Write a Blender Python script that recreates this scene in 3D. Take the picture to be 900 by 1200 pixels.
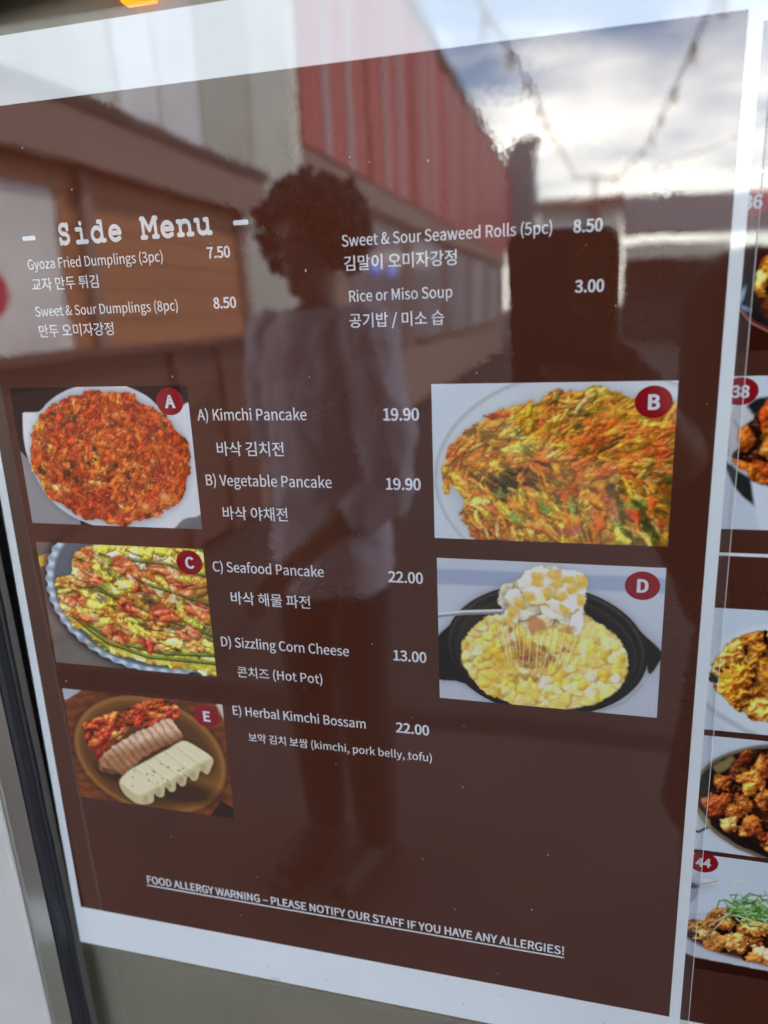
import bpy, bmesh, math, random, json
import numpy as np
from mathutils import Vector, Matrix
from mathutils.geometry import tessellate_polygon

for o in list(bpy.data.objects): bpy.data.objects.remove(o)
scene = bpy.context.scene
R = math.radians

# ------------------------------------------------------------------ camera
# The glass front is the plane y = 0, facing -Y. Poster coordinates (u, v) are
# measured in units of D (camera-to-glass distance) from the point of the glass
# straight in front of the lens: u to the right, v downwards.
D = 0.2667
H = 1.42
CAMR = ((0.9678852345505011, 0.02881612956250814, -0.24973546687676956),
        (0.03899268272299286, 0.964177880789172, 0.2623748937893355),
        (0.24835004214452097, -0.2636866414400582, 0.9320899160986974))
def cvec(c): return Vector((CAMR[0][c], CAMR[2][c], -CAMR[1][c]))
cam_right, cam_down, cam_fwd = cvec(0), cvec(1), cvec(2)
cam = bpy.data.cameras.new('camera')
cam_ob = bpy.data.objects.new('camera', cam)
scene.collection.objects.link(cam_ob)
cx, cy, cz = cam_right, -cam_down, -cam_fwd
cam_ob.matrix_world = Matrix(((cx.x, cy.x, cz.x, 0), (cx.y, cy.y, cz.y, -D), (cx.z, cy.z, cz.z, H), (0, 0, 0, 1)))
cam.sensor_fit = 'VERTICAL'; cam.sensor_height = 36; cam.sensor_width = 27
cam.lens = 868.03 / 1200 * 36
cam.clip_start = 0.002; cam.clip_end = 3000
cam.dof.use_dof = True; cam.dof.focus_distance = 0.295; cam.dof.aperture_fstop = 7.0
scene.camera = cam_ob

# ------------------------------------------------------------------ sky, sun, exposure
SUN_EL, SUN_AZ = R(46), R(62)          # the sun stands to the right and a little behind the stall
sun_dir = Vector((math.sin(SUN_AZ) * math.cos(SUN_EL), math.cos(SUN_AZ) * math.cos(SUN_EL), math.sin(SUN_EL)))
world = bpy.data.worlds.new('World'); scene.world = world; world.use_nodes = True
wt = world.node_tree; wt.nodes.clear()
def wn(t, **k):
    n = wt.nodes.new(t)
    for a, b in k.items(): setattr(n, a, b)
    return n
sky = wn('ShaderNodeTexSky', sky_type='NISHITA', sun_disc=False, sun_elevation=SUN_EL, sun_rotation=SUN_AZ,
         air_density=1.0, dust_density=0.5, ozone_density=1.0)
tc = wn('ShaderNodeTexCoord')
sep = wn('ShaderNodeSeparateXYZ'); wt.links.new(tc.outputs['Generated'], sep.inputs[0])
zc = wn('ShaderNodeMath', operation='MAXIMUM'); zc.inputs[1].default_value = 0.0; wt.links.new(sep.outputs['Z'], zc.inputs[0])
za = wn('ShaderNodeMath', operation='ADD'); za.inputs[1].default_value = 0.12; wt.links.new(zc.outputs[0], za.inputs[0])
dv = wn('ShaderNodeVectorMath', operation='DIVIDE'); wt.links.new(tc.outputs['Generated'], dv.inputs[0])
cb = wn('ShaderNodeCombineXYZ')
for i in range(3): wt.links.new(za.outputs[0], cb.inputs[i])
wt.links.new(cb.outputs[0], dv.inputs[1])
mp = wn('ShaderNodeMapping'); mp.inputs['Scale'].default_value = (0.75, 0.9, 0.75); mp.inputs['Location'].default_value = (2.3, 0.4, 0)
wt.links.new(dv.outputs[0], mp.inputs[0])
cn = wn('ShaderNodeTexNoise'); cn.inputs['Scale'].default_value = 1.0; cn.inputs['Detail'].default_value = 6; cn.inputs['Roughness'].default_value = 0.52
wt.links.new(mp.outputs[0], cn.inputs['Vector'])
cr = wn('ShaderNodeValToRGB'); cr.color_ramp.elements[0].position = 0.44; cr.color_ramp.elements[1].position = 0.66
hz = wn('ShaderNodeMath', operation='MULTIPLY_ADD'); hz.inputs[1].default_value = -0.9; hz.inputs[2].default_value = 0.17   # cloud banks close up towards the horizon
wt.links.new(zc.outputs[0], hz.inputs[0])
hc = wn('ShaderNodeMath', operation='MAXIMUM'); hc.inputs[1].default_value = -0.12; wt.links.new(hz.outputs[0], hc.inputs[0])
ha = wn('ShaderNodeMath', operation='ADD'); wt.links.new(cn.outputs['Fac'], ha.inputs[0]); wt.links.new(hc.outputs[0], ha.inputs[1])
wt.links.new(ha.outputs[0], cr.inputs[0])
mx = wn('ShaderNodeMix', data_type='RGBA')
wt.links.new(cr.outputs['Color'], mx.inputs['Factor'])
wt.links.new(sky.outputs[0], mx.inputs[6]); mx.inputs[7].default_value = (16.0, 15.4, 13.9, 1)
bg = wn('ShaderNodeBackground'); bg.inputs['Strength'].default_value = 0.15
wt.links.new(mx.outputs[2], bg.inputs['Color'])
wo = wn('ShaderNodeOutputWorld'); wt.links.new(bg.outputs[0], wo.inputs[0])

sl = bpy.data.lights.new('sun', 'SUN'); sl.energy = 2.0; sl.angle = R(0.6); sl.color = (1.0, 0.95, 0.88)
sun = bpy.data.objects.new('sun', sl); scene.collection.objects.link(sun)
sun.rotation_euler = sun_dir.to_track_quat('Z', 'Y').to_euler(); sun.location = (3, 4, 8)

vs = scene.view_settings
vs.view_transform = 'Standard'; vs.look = 'None'; vs.gamma = 1; vs.exposure = 2.4; vs.use_curve_mapping = False
scene.cycles.max_bounces = 8

# ------------------------------------------------------------------ helpers
COL = scene.collection
def P(u, v, lift=0.0): return Vector((u * D, -lift, H - v * D))
def mesh_ob(name, verts, faces, mat, parent=None, smooth=False):
    me = bpy.data.meshes.new(name); me.from_pydata([tuple(p) for p in verts], [], faces); me.update()
    if smooth:
        me.polygons.foreach_set('use_smooth', [True] * len(me.polygons))
    me.materials.append(mat)
    o = bpy.data.objects.new(name, me); COL.objects.link(o)
    if parent is not None: attach(o, parent)
    return o
def attach(o, parent):
    o.parent = parent
    root = parent
    w = Matrix.Identity(4)
    while root is not None:
        w = Matrix.LocRotScale(root.location, root.rotation_euler, root.scale) @ w if root.parent is None else root.matrix_parent_inverse @ Matrix.LocRotScale(root.location, root.rotation_euler, root.scale) @ w
        root = root.parent
    o.matrix_parent_inverse = w.inverted()
def empty(name, loc, label=None, cat=None, group=None):
    o = bpy.data.objects.new(name, None); COL.objects.link(o); o.location = loc; o.empty_display_size = 0.05
    return tag(o, label, cat, group)
def tag(o, label=None, cat=None, group=None, kind=None):
    if label: o['label'] = label
    if cat: o['category'] = cat
    if group: o['group'] = group
    if kind: o['kind'] = kind
    return o
def box_vf(x0, x1, y0, y1, z0, z1):
    v = [(x, y, z) for z in (z0, z1) for y in (y0, y1) for x in (x0, x1)]
    f = [(0, 2, 3, 1), (4, 5, 7, 6), (0, 1, 5, 4), (2, 6, 7, 3), (0, 4, 6, 2), (1, 3, 7, 5)]
    return v, f
def box(name, x0, x1, y0, y1, z0, z1, mat, parent=None, bevel=0):
    v, f = box_vf(x0, x1, y0, y1, z0, z1)
    o = mesh_ob(name, v, f, mat, parent)
    if bevel:
        m = o.modifiers.new('bevel', 'BEVEL'); m.width = bevel; m.segments = 2
    return o
def boxes(name, lst, mat, parent=None):
    V, F = [], []
    for b in lst:
        v, f = box_vf(*b); n = len(V); V += v; F += [tuple(i + n for i in q) for q in f]
    return mesh_ob(name, V, F, mat, parent)
def tube_vf(pts, radii, seg=10, cap=True):
    pts = [Vector(p) for p in pts]; V, F = [], []
    if not hasattr(radii, '__len__'): radii = [radii] * len(pts)
    ref = None
    for i, p in enumerate(pts):
        t = (pts[min(i + 1, len(pts) - 1)] - pts[max(i - 1, 0)]).normalized()
        if ref is None:
            ref = t.orthogonal().normalized()
        else:
            ref = (ref - t * ref.dot(t)).normalized()
        b = t.cross(ref)
        for k in range(seg):
            a = 2 * math.pi * k / seg
            V.append(p + (ref * math.cos(a) + b * math.sin(a)) * radii[i])
    for i in range(len(pts) - 1):
        for k in range(seg):
            k2 = (k + 1) % seg
            F.append((i * seg + k, i * seg + k2, (i + 1) * seg + k2, (i + 1) * seg + k))
    if cap:
        F.append(tuple(reversed(range(seg)))); F.append(tuple(range((len(pts) - 1) * seg, len(pts) * seg)))
    return V, F
def join_vf(parts):
    V, F = [], []
    for v, f in parts:
        n = len(V); V += list(v); F += [tuple(i + n for i in q) for q in f]
    return V, F
def ball_vf(c, rx, ry=None, rz=None, seg=14, ring=9):
    ry = rx if ry is None else ry; rz = rx if rz is None else rz
    V = [(c[0], c[1], c[2] + rz)]; F = []
    for i in range(1, ring):
        t = math.pi * i / ring
        for k in range(seg):
            a = 2 * math.pi * k / seg
            V.append((c[0] + rx * math.sin(t) * math.cos(a), c[1] + ry * math.sin(t) * math.sin(a), c[2] + rz * math.cos(t)))
    V.append((c[0], c[1], c[2] - rz)); n = len(V) - 1
    for k in range(seg):
        F.append((0, 1 + k, 1 + (k + 1) % seg)); F.append((n, n - seg + (k + 1) % seg, n - seg + k))
    for i in range(ring - 2):
        for k in range(seg):
            a = 1 + i * seg; F.append((a + k, a + seg + k, a + seg + (k + 1) % seg, a + (k + 1) % seg))
    return V, F

# ------------------------------------------------------------------ materials
def new_mat(name):
    m = bpy.data.materials.new(name); m.use_nodes = True
    nt = m.node_tree; return m, nt, nt.nodes['Principled BSDF']
def film_normal(nt, strength):
    """slow waves and fine orange-peel of a plastic film lying on glass: the normal is nudged by noise of position"""
    g = nt.nodes.new('ShaderNodeNewGeometry')
    acc = g.outputs['Normal']
    # fine relief comes in patches where the film is not fully bonded
    pn = nt.nodes.new('ShaderNodeTexNoise'); pn.inputs['Scale'].default_value = 26; pn.inputs['Detail'].default_value = 2
    nt.links.new(g.outputs['Position'], pn.inputs['Vector'])
    pr = nt.nodes.new('ShaderNodeMapRange'); pr.inputs['From Min'].default_value = 0.48; pr.inputs['From Max'].default_value = 0.70
    pr.inputs['To Min'].default_value = 0.12; pr.inputs['To Max'].default_value = 1.5
    nt.links.new(pn.outputs['Fac'], pr.inputs['Value'])
    for scale, det, k, patch in ((10, 1, 0.012, False), (120, 1, 0.003, False), (430, 1, 0.0085, True)):
        n = nt.nodes.new('ShaderNodeTexNoise'); n.inputs['Scale'].default_value = scale; n.inputs['Detail'].default_value = det
        nt.links.new(g.outputs['Position'], n.inputs['Vector'])
        s = nt.nodes.new('ShaderNodeVectorMath'); s.operation = 'SUBTRACT'; s.inputs[1].default_value = (0.5, 0.5, 0.5)
        nt.links.new(n.outputs['Color'], s.inputs[0])
        m = nt.nodes.new('ShaderNodeVectorMath'); m.operation = 'SCALE'
        nt.links.new(s.outputs[0], m.inputs[0])
        if patch:
            mm = nt.nodes.new('ShaderNodeMath'); mm.operation = 'MULTIPLY'; mm.inputs[1].default_value = k * strength
            nt.links.new(pr.outputs[0], mm.inputs[0]); nt.links.new(mm.outputs[0], m.inputs['Scale'])
        else:
            m.inputs['Scale'].default_value = k * strength
        a = nt.nodes.new('ShaderNodeVectorMath'); a.operation = 'ADD'
        nt.links.new(acc, a.inputs[0]); nt.links.new(m.outputs[0], a.inputs[1]); acc = a.outputs[0]
    nn = nt.nodes.new('ShaderNodeVectorMath'); nn.operation = 'NORMALIZE'; nt.links.new(acc, nn.inputs[0])
    return nn.outputs[0]
COAT_IOR = 1.98
def print_mat(name, color=None, attr=None, vary=0.0):
    """ink or paper under a glossy laminate"""
    m, nt, b = new_mat(name)
    if attr:
        a = nt.nodes.new('ShaderNodeAttribute'); a.attribute_name = attr; nt.links.new(a.outputs['Color'], b.inputs['Base Color'])
    elif vary:
        g = nt.nodes.new('ShaderNodeNewGeometry')
        n = nt.nodes.new('ShaderNodeTexNoise'); n.inputs['Scale'].default_value = 900; n.inputs['Detail'].default_value = 3
        nt.links.new(g.outputs['Position'], n.inputs['Vector'])
        x = nt.nodes.new('ShaderNodeMix'); x.data_type = 'RGBA'; nt.links.new(n.outputs['Fac'], x.inputs['Factor'])
        x.inputs[6].default_value = tuple(c * (1 - vary) for c in color) + (1,); x.inputs[7].default_value = tuple(c * (1 + vary) for c in color) + (1,)
        # broad, faint unevenness of the print
        n2 = nt.nodes.new('ShaderNodeTexNoise'); n2.inputs['Scale'].default_value = 14; n2.inputs['Detail'].default_value = 5; n2.inputs['Distortion'].default_value = .6
        nt.links.new(g.outputs['Position'], n2.inputs['Vector'])
        q2 = nt.nodes.new('ShaderNodeMapRange'); q2.inputs['From Min'].default_value = .3; q2.inputs['From Max'].default_value = .7; q2.inputs['To Min'].default_value = 1 - vary * 1.2; q2.inputs['To Max'].default_value = 1 + vary * 1.2
        nt.links.new(n2.outputs['Fac'], q2.inputs['Value']); vm = nt.nodes.new('ShaderNodeVectorMath'); vm.operation = 'SCALE'
        nt.links.new(x.outputs[2], vm.inputs[0]); nt.links.new(q2.outputs[0], vm.inputs['Scale'])
        nt.links.new(vm.outputs[0], b.inputs['Base Color'])
    else:
        b.inputs['Base Color'].default_value = tuple(color) + (1,)
    b.inputs['Roughness'].default_value = 0.5; b.inputs['Specular IOR Level'].default_value = 0.0
    b.inputs['Coat Weight'].default_value = 1.0; 
    cg = nt.nodes.new('ShaderNodeNewGeometry'); cm = nt.nodes.new('ShaderNodeTexNoise'); cm.inputs['Scale'].default_value = 18; cm.inputs['Detail'].default_value = 5; cm.inputs['Distortion'].default_value = 1.2
    nt.links.new(cg.outputs['Position'], cm.inputs['Vector']); cq = nt.nodes.new('ShaderNodeMapRange'); cq.inputs['From Min'].default_value = .35; cq.inputs['From Max'].default_value = .75
    cq.inputs['To Min'].default_value = .012; cq.inputs['To Max'].default_value = .045; nt.links.new(cm.outputs['Fac'], cq.inputs['Value']); nt.links.new(cq.outputs[0], b.inputs['Coat Roughness'])   # wiping smears
    b.inputs['Coat IOR'].default_value = COAT_IOR
    nt.links.new(film_normal(nt, 1.0), b.inputs['Coat Normal'])
    return m
def plain_mat(name, color, rough=0.6, metal=0.0, spec=0.5, noise=None, bump=0.0):
    m, nt, b = new_mat(name)
    b.inputs['Roughness'].default_value = rough; b.inputs['Metallic'].default_value = metal; b.inputs['Specular IOR Level'].default_value = spec
    if noise:
        scale, amt = noise[0], noise[1]; stretch = noise[2] if len(noise) > 2 else (1, 1, 1)
        g = nt.nodes.new('ShaderNodeNewGeometry'); mp_ = nt.nodes.new('ShaderNodeMapping'); mp_.inputs['Scale'].default_value = stretch
        nt.links.new(g.outputs['Position'], mp_.inputs[0])
        n = nt.nodes.new('ShaderNodeTexNoise'); n.inputs['Scale'].default_value = scale; n.inputs['Detail'].default_value = 6; n.inputs['Roughness'].default_value = 0.6
        nt.links.new(mp_.outputs[0], n.inputs['Vector'])
        x = nt.nodes.new('ShaderNodeMix'); x.data_type = 'RGBA'; nt.links.new(n.outputs['Fac'], x.inputs['Factor'])
        x.inputs[6].default_value = tuple(max(0, c * (1 - amt)) for c in color) + (1,); x.inputs[7].default_value = tuple(min(1, c * (1 + amt)) for c in color) + (1,)
        nt.links.new(x.outputs[2], b.inputs['Base Color'])
        if bump:
            bp = nt.nodes.new('ShaderNodeBump'); bp.inputs['Strength'].default_value = 0.5; bp.inputs['Distance'].default_value = bump
            nt.links.new(n.outputs['Fac'], bp.inputs['Height']); nt.links.new(bp.outputs[0], b.inputs['Normal'])
    else:
        b.inputs['Base Color'].default_value = tuple(color) + (1,)
    return m
def emit_mat(name, color, strength):
    m, nt, b = new_mat(name)
    b.inputs['Base Color'].default_value = tuple(color) + (1,)
    b.inputs['Emission Color'].default_value = tuple(color) + (1,); b.inputs['Emission Strength'].default_value = strength
    return m
def glass_mat(name, tint=(1, 1, 1), ior=1.5, rough=0.0, haze=0.0, wavy=0.4):
    m, nt, b = new_mat(name); nt.nodes.remove(b)
    out = nt.nodes['Material Output']
    tr = nt.nodes.new('ShaderNodeBsdfTransparent'); tr.inputs[0].default_value = tuple(tint) + (1,)
    gl = nt.nodes.new('ShaderNodeBsdfGlossy'); gl.inputs['Roughness'].default_value = rough
    fr = nt.nodes.new('ShaderNodeFresnel'); fr.inputs['IOR'].default_value = ior
    if wavy:
        nrm = film_normal(nt, wavy); nt.links.new(nrm, gl.inputs['Normal'])
    base = tr
    if haze:
        df = nt.nodes.new('ShaderNodeBsdfDiffuse'); df.inputs[0].default_value = (0.8, 0.8, 0.8, 1)
        h = nt.nodes.new('ShaderNodeMixShader'); h.inputs[0].default_value = haze
        nt.links.new(tr.outputs[0], h.inputs[1]); nt.links.new(df.outputs[0], h.inputs[2]); base = h
    mxs = nt.nodes.new('ShaderNodeMixShader')
    # only the entering face mirrors (the back face would mirror everything: nothing refracts here)
    ge = nt.nodes.new('ShaderNodeNewGeometry'); sb = nt.nodes.new('ShaderNodeMath'); sb.operation = 'SUBTRACT'; sb.inputs[0].default_value = 1.0
    nt.links.new(ge.outputs['Backfacing'], sb.inputs[1]); ml = nt.nodes.new('ShaderNodeMath'); ml.operation = 'MULTIPLY'
    nt.links.new(fr.outputs[0], ml.inputs[0]); nt.links.new(sb.outputs[0], ml.inputs[1]); nt.links.new(ml.outputs[0], mxs.inputs[0])
    nt.links.new(base.outputs[0], mxs.inputs[1]); nt.links.new(gl.outputs[0], mxs.inputs[2]); nt.links.new(mxs.outputs[0], out.inputs[0])
    return m

M_PAPER = print_mat('white_paper', (0.76, 0.825, 0.89), vary=0.025)
M_BROWN = print_mat('brown_ink', (0.080, 0.0235, 0.0135), vary=0.07)
M_INK_WHITE = print_mat('white_lettering', (0.70, 0.76, 0.83))
M_RED = print_mat('red_ink', (0.29, 0.005, 0.013))
M_PHOTO = print_mat('photo_print', attr='photo')
M_SIDE = plain_mat('paper_edge', (0.55, 0.5, 0.45), 0.7)
M_ALU = plain_mat('brushed_aluminium', (0.50, 0.49, 0.46), 0.38, 0.85, noise=(60, 0.12, (1, 1, 0.03)))
M_FACE = plain_mat('pale_grey_coated_metal', (0.53, 0.53, 0.525), 0.42, 0.0, noise=(35, 0.14, (1, 1, .35)))
M_RUBBER = plain_mat('black_rubber', (0.010, 0.011, 0.016), 0.45, noise=(300, 0.4), bump=0.0003)
M_BEAD = plain_mat('grey_sealant', (0.055, 0.052, 0.048), 0.35, noise=(200, 0.3))
M_GLASS = glass_mat('window_glass', (0.93, 0.96, 0.94), 1.52, wavy=0.15)
M_FILM = glass_mat('clear_film', (0.97, 0.97, 0.97), 1.55, haze=0.04, wavy=1.0)
M_FILM_EDGE = plain_mat('film_edge', (0.75, 0.75, 0.74), 0.25)

# ================================================================== LARGE STRUCTURE
M_ASPHALT = plain_mat('asphalt', (0.014, 0.013, 0.013), 0.95, noise=(14, 0.35), bump=0.002)
M_PAVE = plain_mat('concrete_paving', (0.055, 0.046, 0.042), 0.85, noise=(5, 0.15), bump=0.001)
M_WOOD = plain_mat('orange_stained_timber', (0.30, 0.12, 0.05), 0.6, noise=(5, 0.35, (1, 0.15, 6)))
M_WOOD_DARK = plain_mat('dark_timber', (0.075, 0.032, 0.024), 0.6, noise=(5, 0.4, (1, 0.15, 6)))  # darker timber tone: lower boards and posts, ledge, soffit, shop frames
M_POST = plain_mat('grey_brown_post', (0.19, 0.13, 0.105), 0.7, noise=(9, 0.3, (4, 4, .3)))
M_FASCIA = plain_mat('weathered_fascia', (0.17, 0.115, 0.095), 0.7, noise=(4, 0.25, (1, .2, 3)))
M_ROOFING = plain_mat('dark_roofing', (0.06, 0.05, 0.047), 0.85, noise=(12, 0.4))
M_RED_CLAD = plain_mat('red_cladding', (0.33, 0.058, 0.047), 0.6, noise=(1.6, 0.3, (1, 1, .12)))
M_PALE_STRIP = plain_mat('pale_lilac_strip', (0.34, 0.24, 0.25), 0.6, noise=(2, 0.25, (1, 1, .2)))  # narrow pale strips set between the red panels
M_SAGE = plain_mat('pale_sage_render', (0.66, 0.68, 0.60), 0.85, noise=(0.9, 0.25))
M_GREY_WIN = plain_mat('grey_shop_glazing', (0.20, 0.185, 0.205), 0.12, noise=(3, 0.5))
M_WIN_PALE = plain_mat('pale_window_film', (0.50, 0.48, 0.48), 0.2, noise=(4, 0.35))
M_CREAM = plain_mat('cream_render', (0.52, 0.52, 0.46), 0.8, noise=(.5, 0.15))
M_SLATE = plain_mat('grey_slate', (0.13, 0.12, 0.125), 0.7, noise=(2, 0.3))
M_TOWER = plain_mat('grey_tower_metal', (0.15, 0.15, 0.16), 0.6, noise=(1, 0.3))
M_BANNER = plain_mat('crimson_cloth', (0.42, 0.02, 0.05), 0.7)
M_BEAM = plain_mat('brown_beam', (0.20, 0.10, 0.06), 0.7)
M_CANVAS = plain_mat('dark_canvas', (0.10, 0.09, 0.085), 0.9)
M_DARKWALL = plain_mat('dark_shed_boards', (0.018, 0.015, 0.014), 0.9)
M_END = [plain_mat('pale_board', c_, .8, noise=(2.2, .28)) for c_ in ((.62, .64, .55), (.74, .75, .74), (.50, .52, .45))]
M_WALL = plain_mat('stall_wall_paint', (0.42, 0.42, 0.41), 0.6, noise=(6, 0.06))

# --- ground
road = tag(mesh_ob('road', [(-150, -200, -.1), (150, -200, -.1), (150, 60, -.1), (-150, 60, -.1)], [(0, 1, 2, 3)], M_ASPHALT), kind='structure')
pave = tag(mesh_ob('pavement', *box_vf(-9, 9, -2.0, 0.3, -.1, 0), M_PAVE), kind='structure')
rnd = random.Random(4)

# --- the stall the window belongs to (walls round the window, plus an unseen awning added to cut skylight on the menu)
stall = empty('food_stall', (0.5, 1.6, 0), 'pale grey food stall wall that holds the menu window, with added shade awning overhead', 'stall')
box('wall_panel', -2.2, -.30, 0.0, .12, 0, 4.7, M_WALL, stall)
box('wall_panel', 1.62, 3.4, 0.0, .12, 0, 4.7, M_WALL, stall)
box('wall_panel', -.30, 1.62, 0.003, .12, 0, .82, M_WALL, stall)
box('wall_panel', -.30, 1.62, 0.003, .12, 2.08, 4.7, M_WALL, stall)
box('side_wall', -2.2, -2.1, .12, 3.0, 0, 4.7, M_WALL, stall)
box('side_wall', 3.3, 3.4, .12, 3.0, 0, 4.7, M_WALL, stall)
box('back_wall', -2.1, 3.3, 2.9, 3.0, 0, 4.7, M_WALL, stall)
box('roof', -2.3, 3.5, -.1, 3.1, 4.7, 4.85, M_ROOFING, stall)
V, F = [], []
for x in (-2.1, 3.2): V += [(x, -.002, 2.50), (x, -1.25, 2.12), (x, -1.25, 2.16), (x, -.002, 2.55)]
mesh_ob('added_canopy', V, [(0, 1, 2, 3), (7, 6, 5, 4), (0, 4, 5, 1), (1, 5, 6, 2), (2, 6, 7, 3), (3, 7, 4, 0)], M_CANVAS, stall)
box('added_canopy_valance', -2.1, 3.2, -1.262, -1.252, 2.03, 2.16, M_CANVAS, stall)
for x in (-2.05, 3.15): mesh_ob('added_canopy_bracket', *tube_vf([(x, -.01, 2.05), (x, -1.2, 2.10)], .015, 8), M_ALU, stall)

# --- timber kiosk on the left, seen mirrored in the film
kx = -2.34
kiosk = empty('timber_kiosk', (-3.4, -3.4, 0), 'orange timber kiosk with pale window and deep eave, mirrored left of the heading', 'kiosk')
boxes('wall', [(-4.6, kx - .03, -4.9, -1.95, 0, 2.3)], M_POST, kiosk)
pl_v, pl_f = box_vf(-.015, .015, -1.475, 1.475, -.068, .068)
pl_me = bpy.data.meshes.new('plank'); pl_me.from_pydata(pl_v, [], pl_f); pl_me.materials.append(M_WOOD)
pd_me = bpy.data.meshes.new('plank_dark'); pd_me.from_pydata(pl_v, [], pl_f); pd_me.materials.append(M_WOOD_DARK)
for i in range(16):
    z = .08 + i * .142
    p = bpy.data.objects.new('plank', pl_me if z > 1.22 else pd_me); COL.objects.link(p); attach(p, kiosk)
    p.location = (kx - .014 + rnd.uniform(-.002, .002), -3.425, z)
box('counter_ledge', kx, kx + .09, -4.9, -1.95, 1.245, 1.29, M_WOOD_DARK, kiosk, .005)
box('corner_post', kx, kx + .04, -4.9, -4.8, 0, 2.3, M_POST, kiosk)
box('wall_post', kx + .002, kx + .045, -3.12, -3.04, 1.29, 2.3, M_POST, kiosk)
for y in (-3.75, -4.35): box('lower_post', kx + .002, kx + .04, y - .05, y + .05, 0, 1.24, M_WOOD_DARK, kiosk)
kwin = box('window', kx + .004, kx + .012, -2.88, -1.99, 1.295, 2.01, M_WIN_PALE, kiosk)
boxes('window_frame', [(kx + .002, kx + .03, -2.92, -2.88, 1.29, 2.045), (kx + .002, kx + .03, -2.88, -1.99, 2.01, 2.045)], M_WOOD, kwin)
mesh_ob('poster_disc', *tube_vf([(kx + .0125, -2.40, 1.56), (kx + .016, -2.40, 1.56)], .10, 24), M_BANNER, kwin)
box('fascia_board', -2.24, -2.2, -5.05, -1.75, 2.11, 2.39, M_FASCIA, kiosk)
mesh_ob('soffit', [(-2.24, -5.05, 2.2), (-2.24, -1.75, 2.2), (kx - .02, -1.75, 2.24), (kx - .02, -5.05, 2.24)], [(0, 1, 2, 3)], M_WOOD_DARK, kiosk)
mesh_ob('roof', [(-2.17, -5.1, 2.392), (-2.17, -1.7, 2.392), (-3.5, -1.7, 2.72), (-3.5, -5.1, 2.72), (-4.8, -5.1, 2.40), (-4.8, -1.7, 2.40)],
        [(0, 1, 2, 3), (3, 2, 5, 4)], M_ROOFING, kiosk).modifiers.new('t', 'SOLIDIFY').thickness = .05

# --- long red building with a pale end wall
redb = empty('red_building', (-4.4, -15, 0), 'long red clad building with dark roof edge and pale end wall, mirrored top centre', 'building')
rx = -2.46
boxes('wall', [(-7.0, rx, -25.3, -6.4, 0, 5.4)], M_POST, redb)
boxes('end_wall', [(-7.1, rx + .06, -6.4, -6.33, 0, 5.45)], M_SAGE, redb)
for i in range(11):
    box('end_board', rx + .05 - .42 * (i + 1) + .03, rx + .05 - .42 * i - .03, -6.33, -6.30 + .012 * (i % 2), 2.2, 5.3, M_END[(i * 2 + i // 3) % 3], redb)
cl_v, cl_f = box_vf(-.03, .03, -.30, .30, -1.27, 1.27)
cl_me = bpy.data.meshes.new('cladding_panel'); cl_me.from_pydata(cl_v, [], cl_f); cl_me.materials.append(M_RED_CLAD)
bt_v, bt_f = box_vf(-.035, .035, -.085, .085, -1.27, 1.27)
bt_me = bpy.data.meshes.new('pale_strip'); bt_me.from_pydata(bt_v, [], bt_f); bt_me.materials.append(M_PALE_STRIP)
y = -6.75
i = 0
while y > -25.0:
    c = bpy.data.objects.new('cladding_panel', cl_me); COL.objects.link(c); attach(c, redb); c.location = (rx + .03 + rnd.uniform(0, .02), y, 4.13)
    if i % 3 != 2:
        b = bpy.data.objects.new('pale_strip', bt_me); COL.objects.link(b); attach(b, redb); b.location = (rx + .055, y - .40, 4.13)
    y -= .80; i += 1
boxes('roof_edge', [(rx - .2, rx + .10, -25.4, -6.32, 5.40, 5.62)], M_ROOFING, redb)
mesh_ob('roof', [(rx - .1, -25.4, 5.62), (rx - .1, -6.3, 5.62), (-4.7, -6.3, 6.3), (-4.7, -25.4, 6.3), (-7.2, -6.3, 5.5), (-7.2, -25.4, 5.5)], [(0, 1, 2, 3), (3, 2, 4, 5)], M_ROOFING, redb)
for yy in (-8.0, -11.2, -14.4, -17.6, -20.8):
    w = box('shop_window', rx + .002, rx + .03, yy - 2.6, yy, 1.0, 2.45, M_GREY_WIN, redb)
    boxes('window_frame', [(rx + .002, rx + .05, yy - 2.7, yy - 2.6, .95, 2.5), (rx + .002, rx + .05, yy - 2.6, yy, 2.45, 2.52), (rx + .002, rx + .05, yy - 2.6, yy, .93, 1.0)], M_WOOD_DARK, w)
box('shop_band', rx + .002, rx + .06, -25.2, -6.4, 2.56, 2.84, M_POST, redb)
for yy in (-8.55, -9.35):
    lv, lf = ball_vf((rx + .14, yy, 1.86), .07)
    mesh_ob('blue_lamp', lv, lf, emit_mat('blue_lamp_glow', (.25, .35, 1.0), .12), redb, True)

# --- things far down the lane
tower = empty('grey_flue', (-2.2, -30, 0), 'slim grey flue tower beyond the red building with stepped top', 'tower')
box('shaft', -2.75, -1.75, -30.6, -29.6, 0, 6.9, M_TOWER, tower, .05)
box('cap', -2.55, -1.6, -30.5, -29.7, 6.9, 7.15, M_SLATE, tower)
ban = empty('hanging_banner', (-2.95, -28, 3.0), 'narrow crimson banner hanging beside the grey flue tower', 'banner')
box('cloth', -3.05, -2.55, -28.02, -28, 3.2, 6.1, M_BANNER, ban); box('pole', -3.1, -2.5, -28.05, -27.98, 6.1, 6.18, M_BEAM, ban)
hall = empty('cream_hall', (0, -31, 0), 'low cream building with brown eaves beam at the end of the lane', 'building')
box('wall', -1.7, 1.25, -34, -30.5, 0, 4.7, M_CREAM, hall)
box('eaves_beam', -1.8, 1.35, -34.1, -30.3, 4.72, 5.05, M_BEAM, hall)
box('post', .25, .5, -30.45, -30.2, 0, 4.7, M_BEAM, hall)
shed = empty('slate_roofed_shed', (5, -31, 0), 'long shed with dark slate roof and white gutter board at lane end', 'shed')
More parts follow.
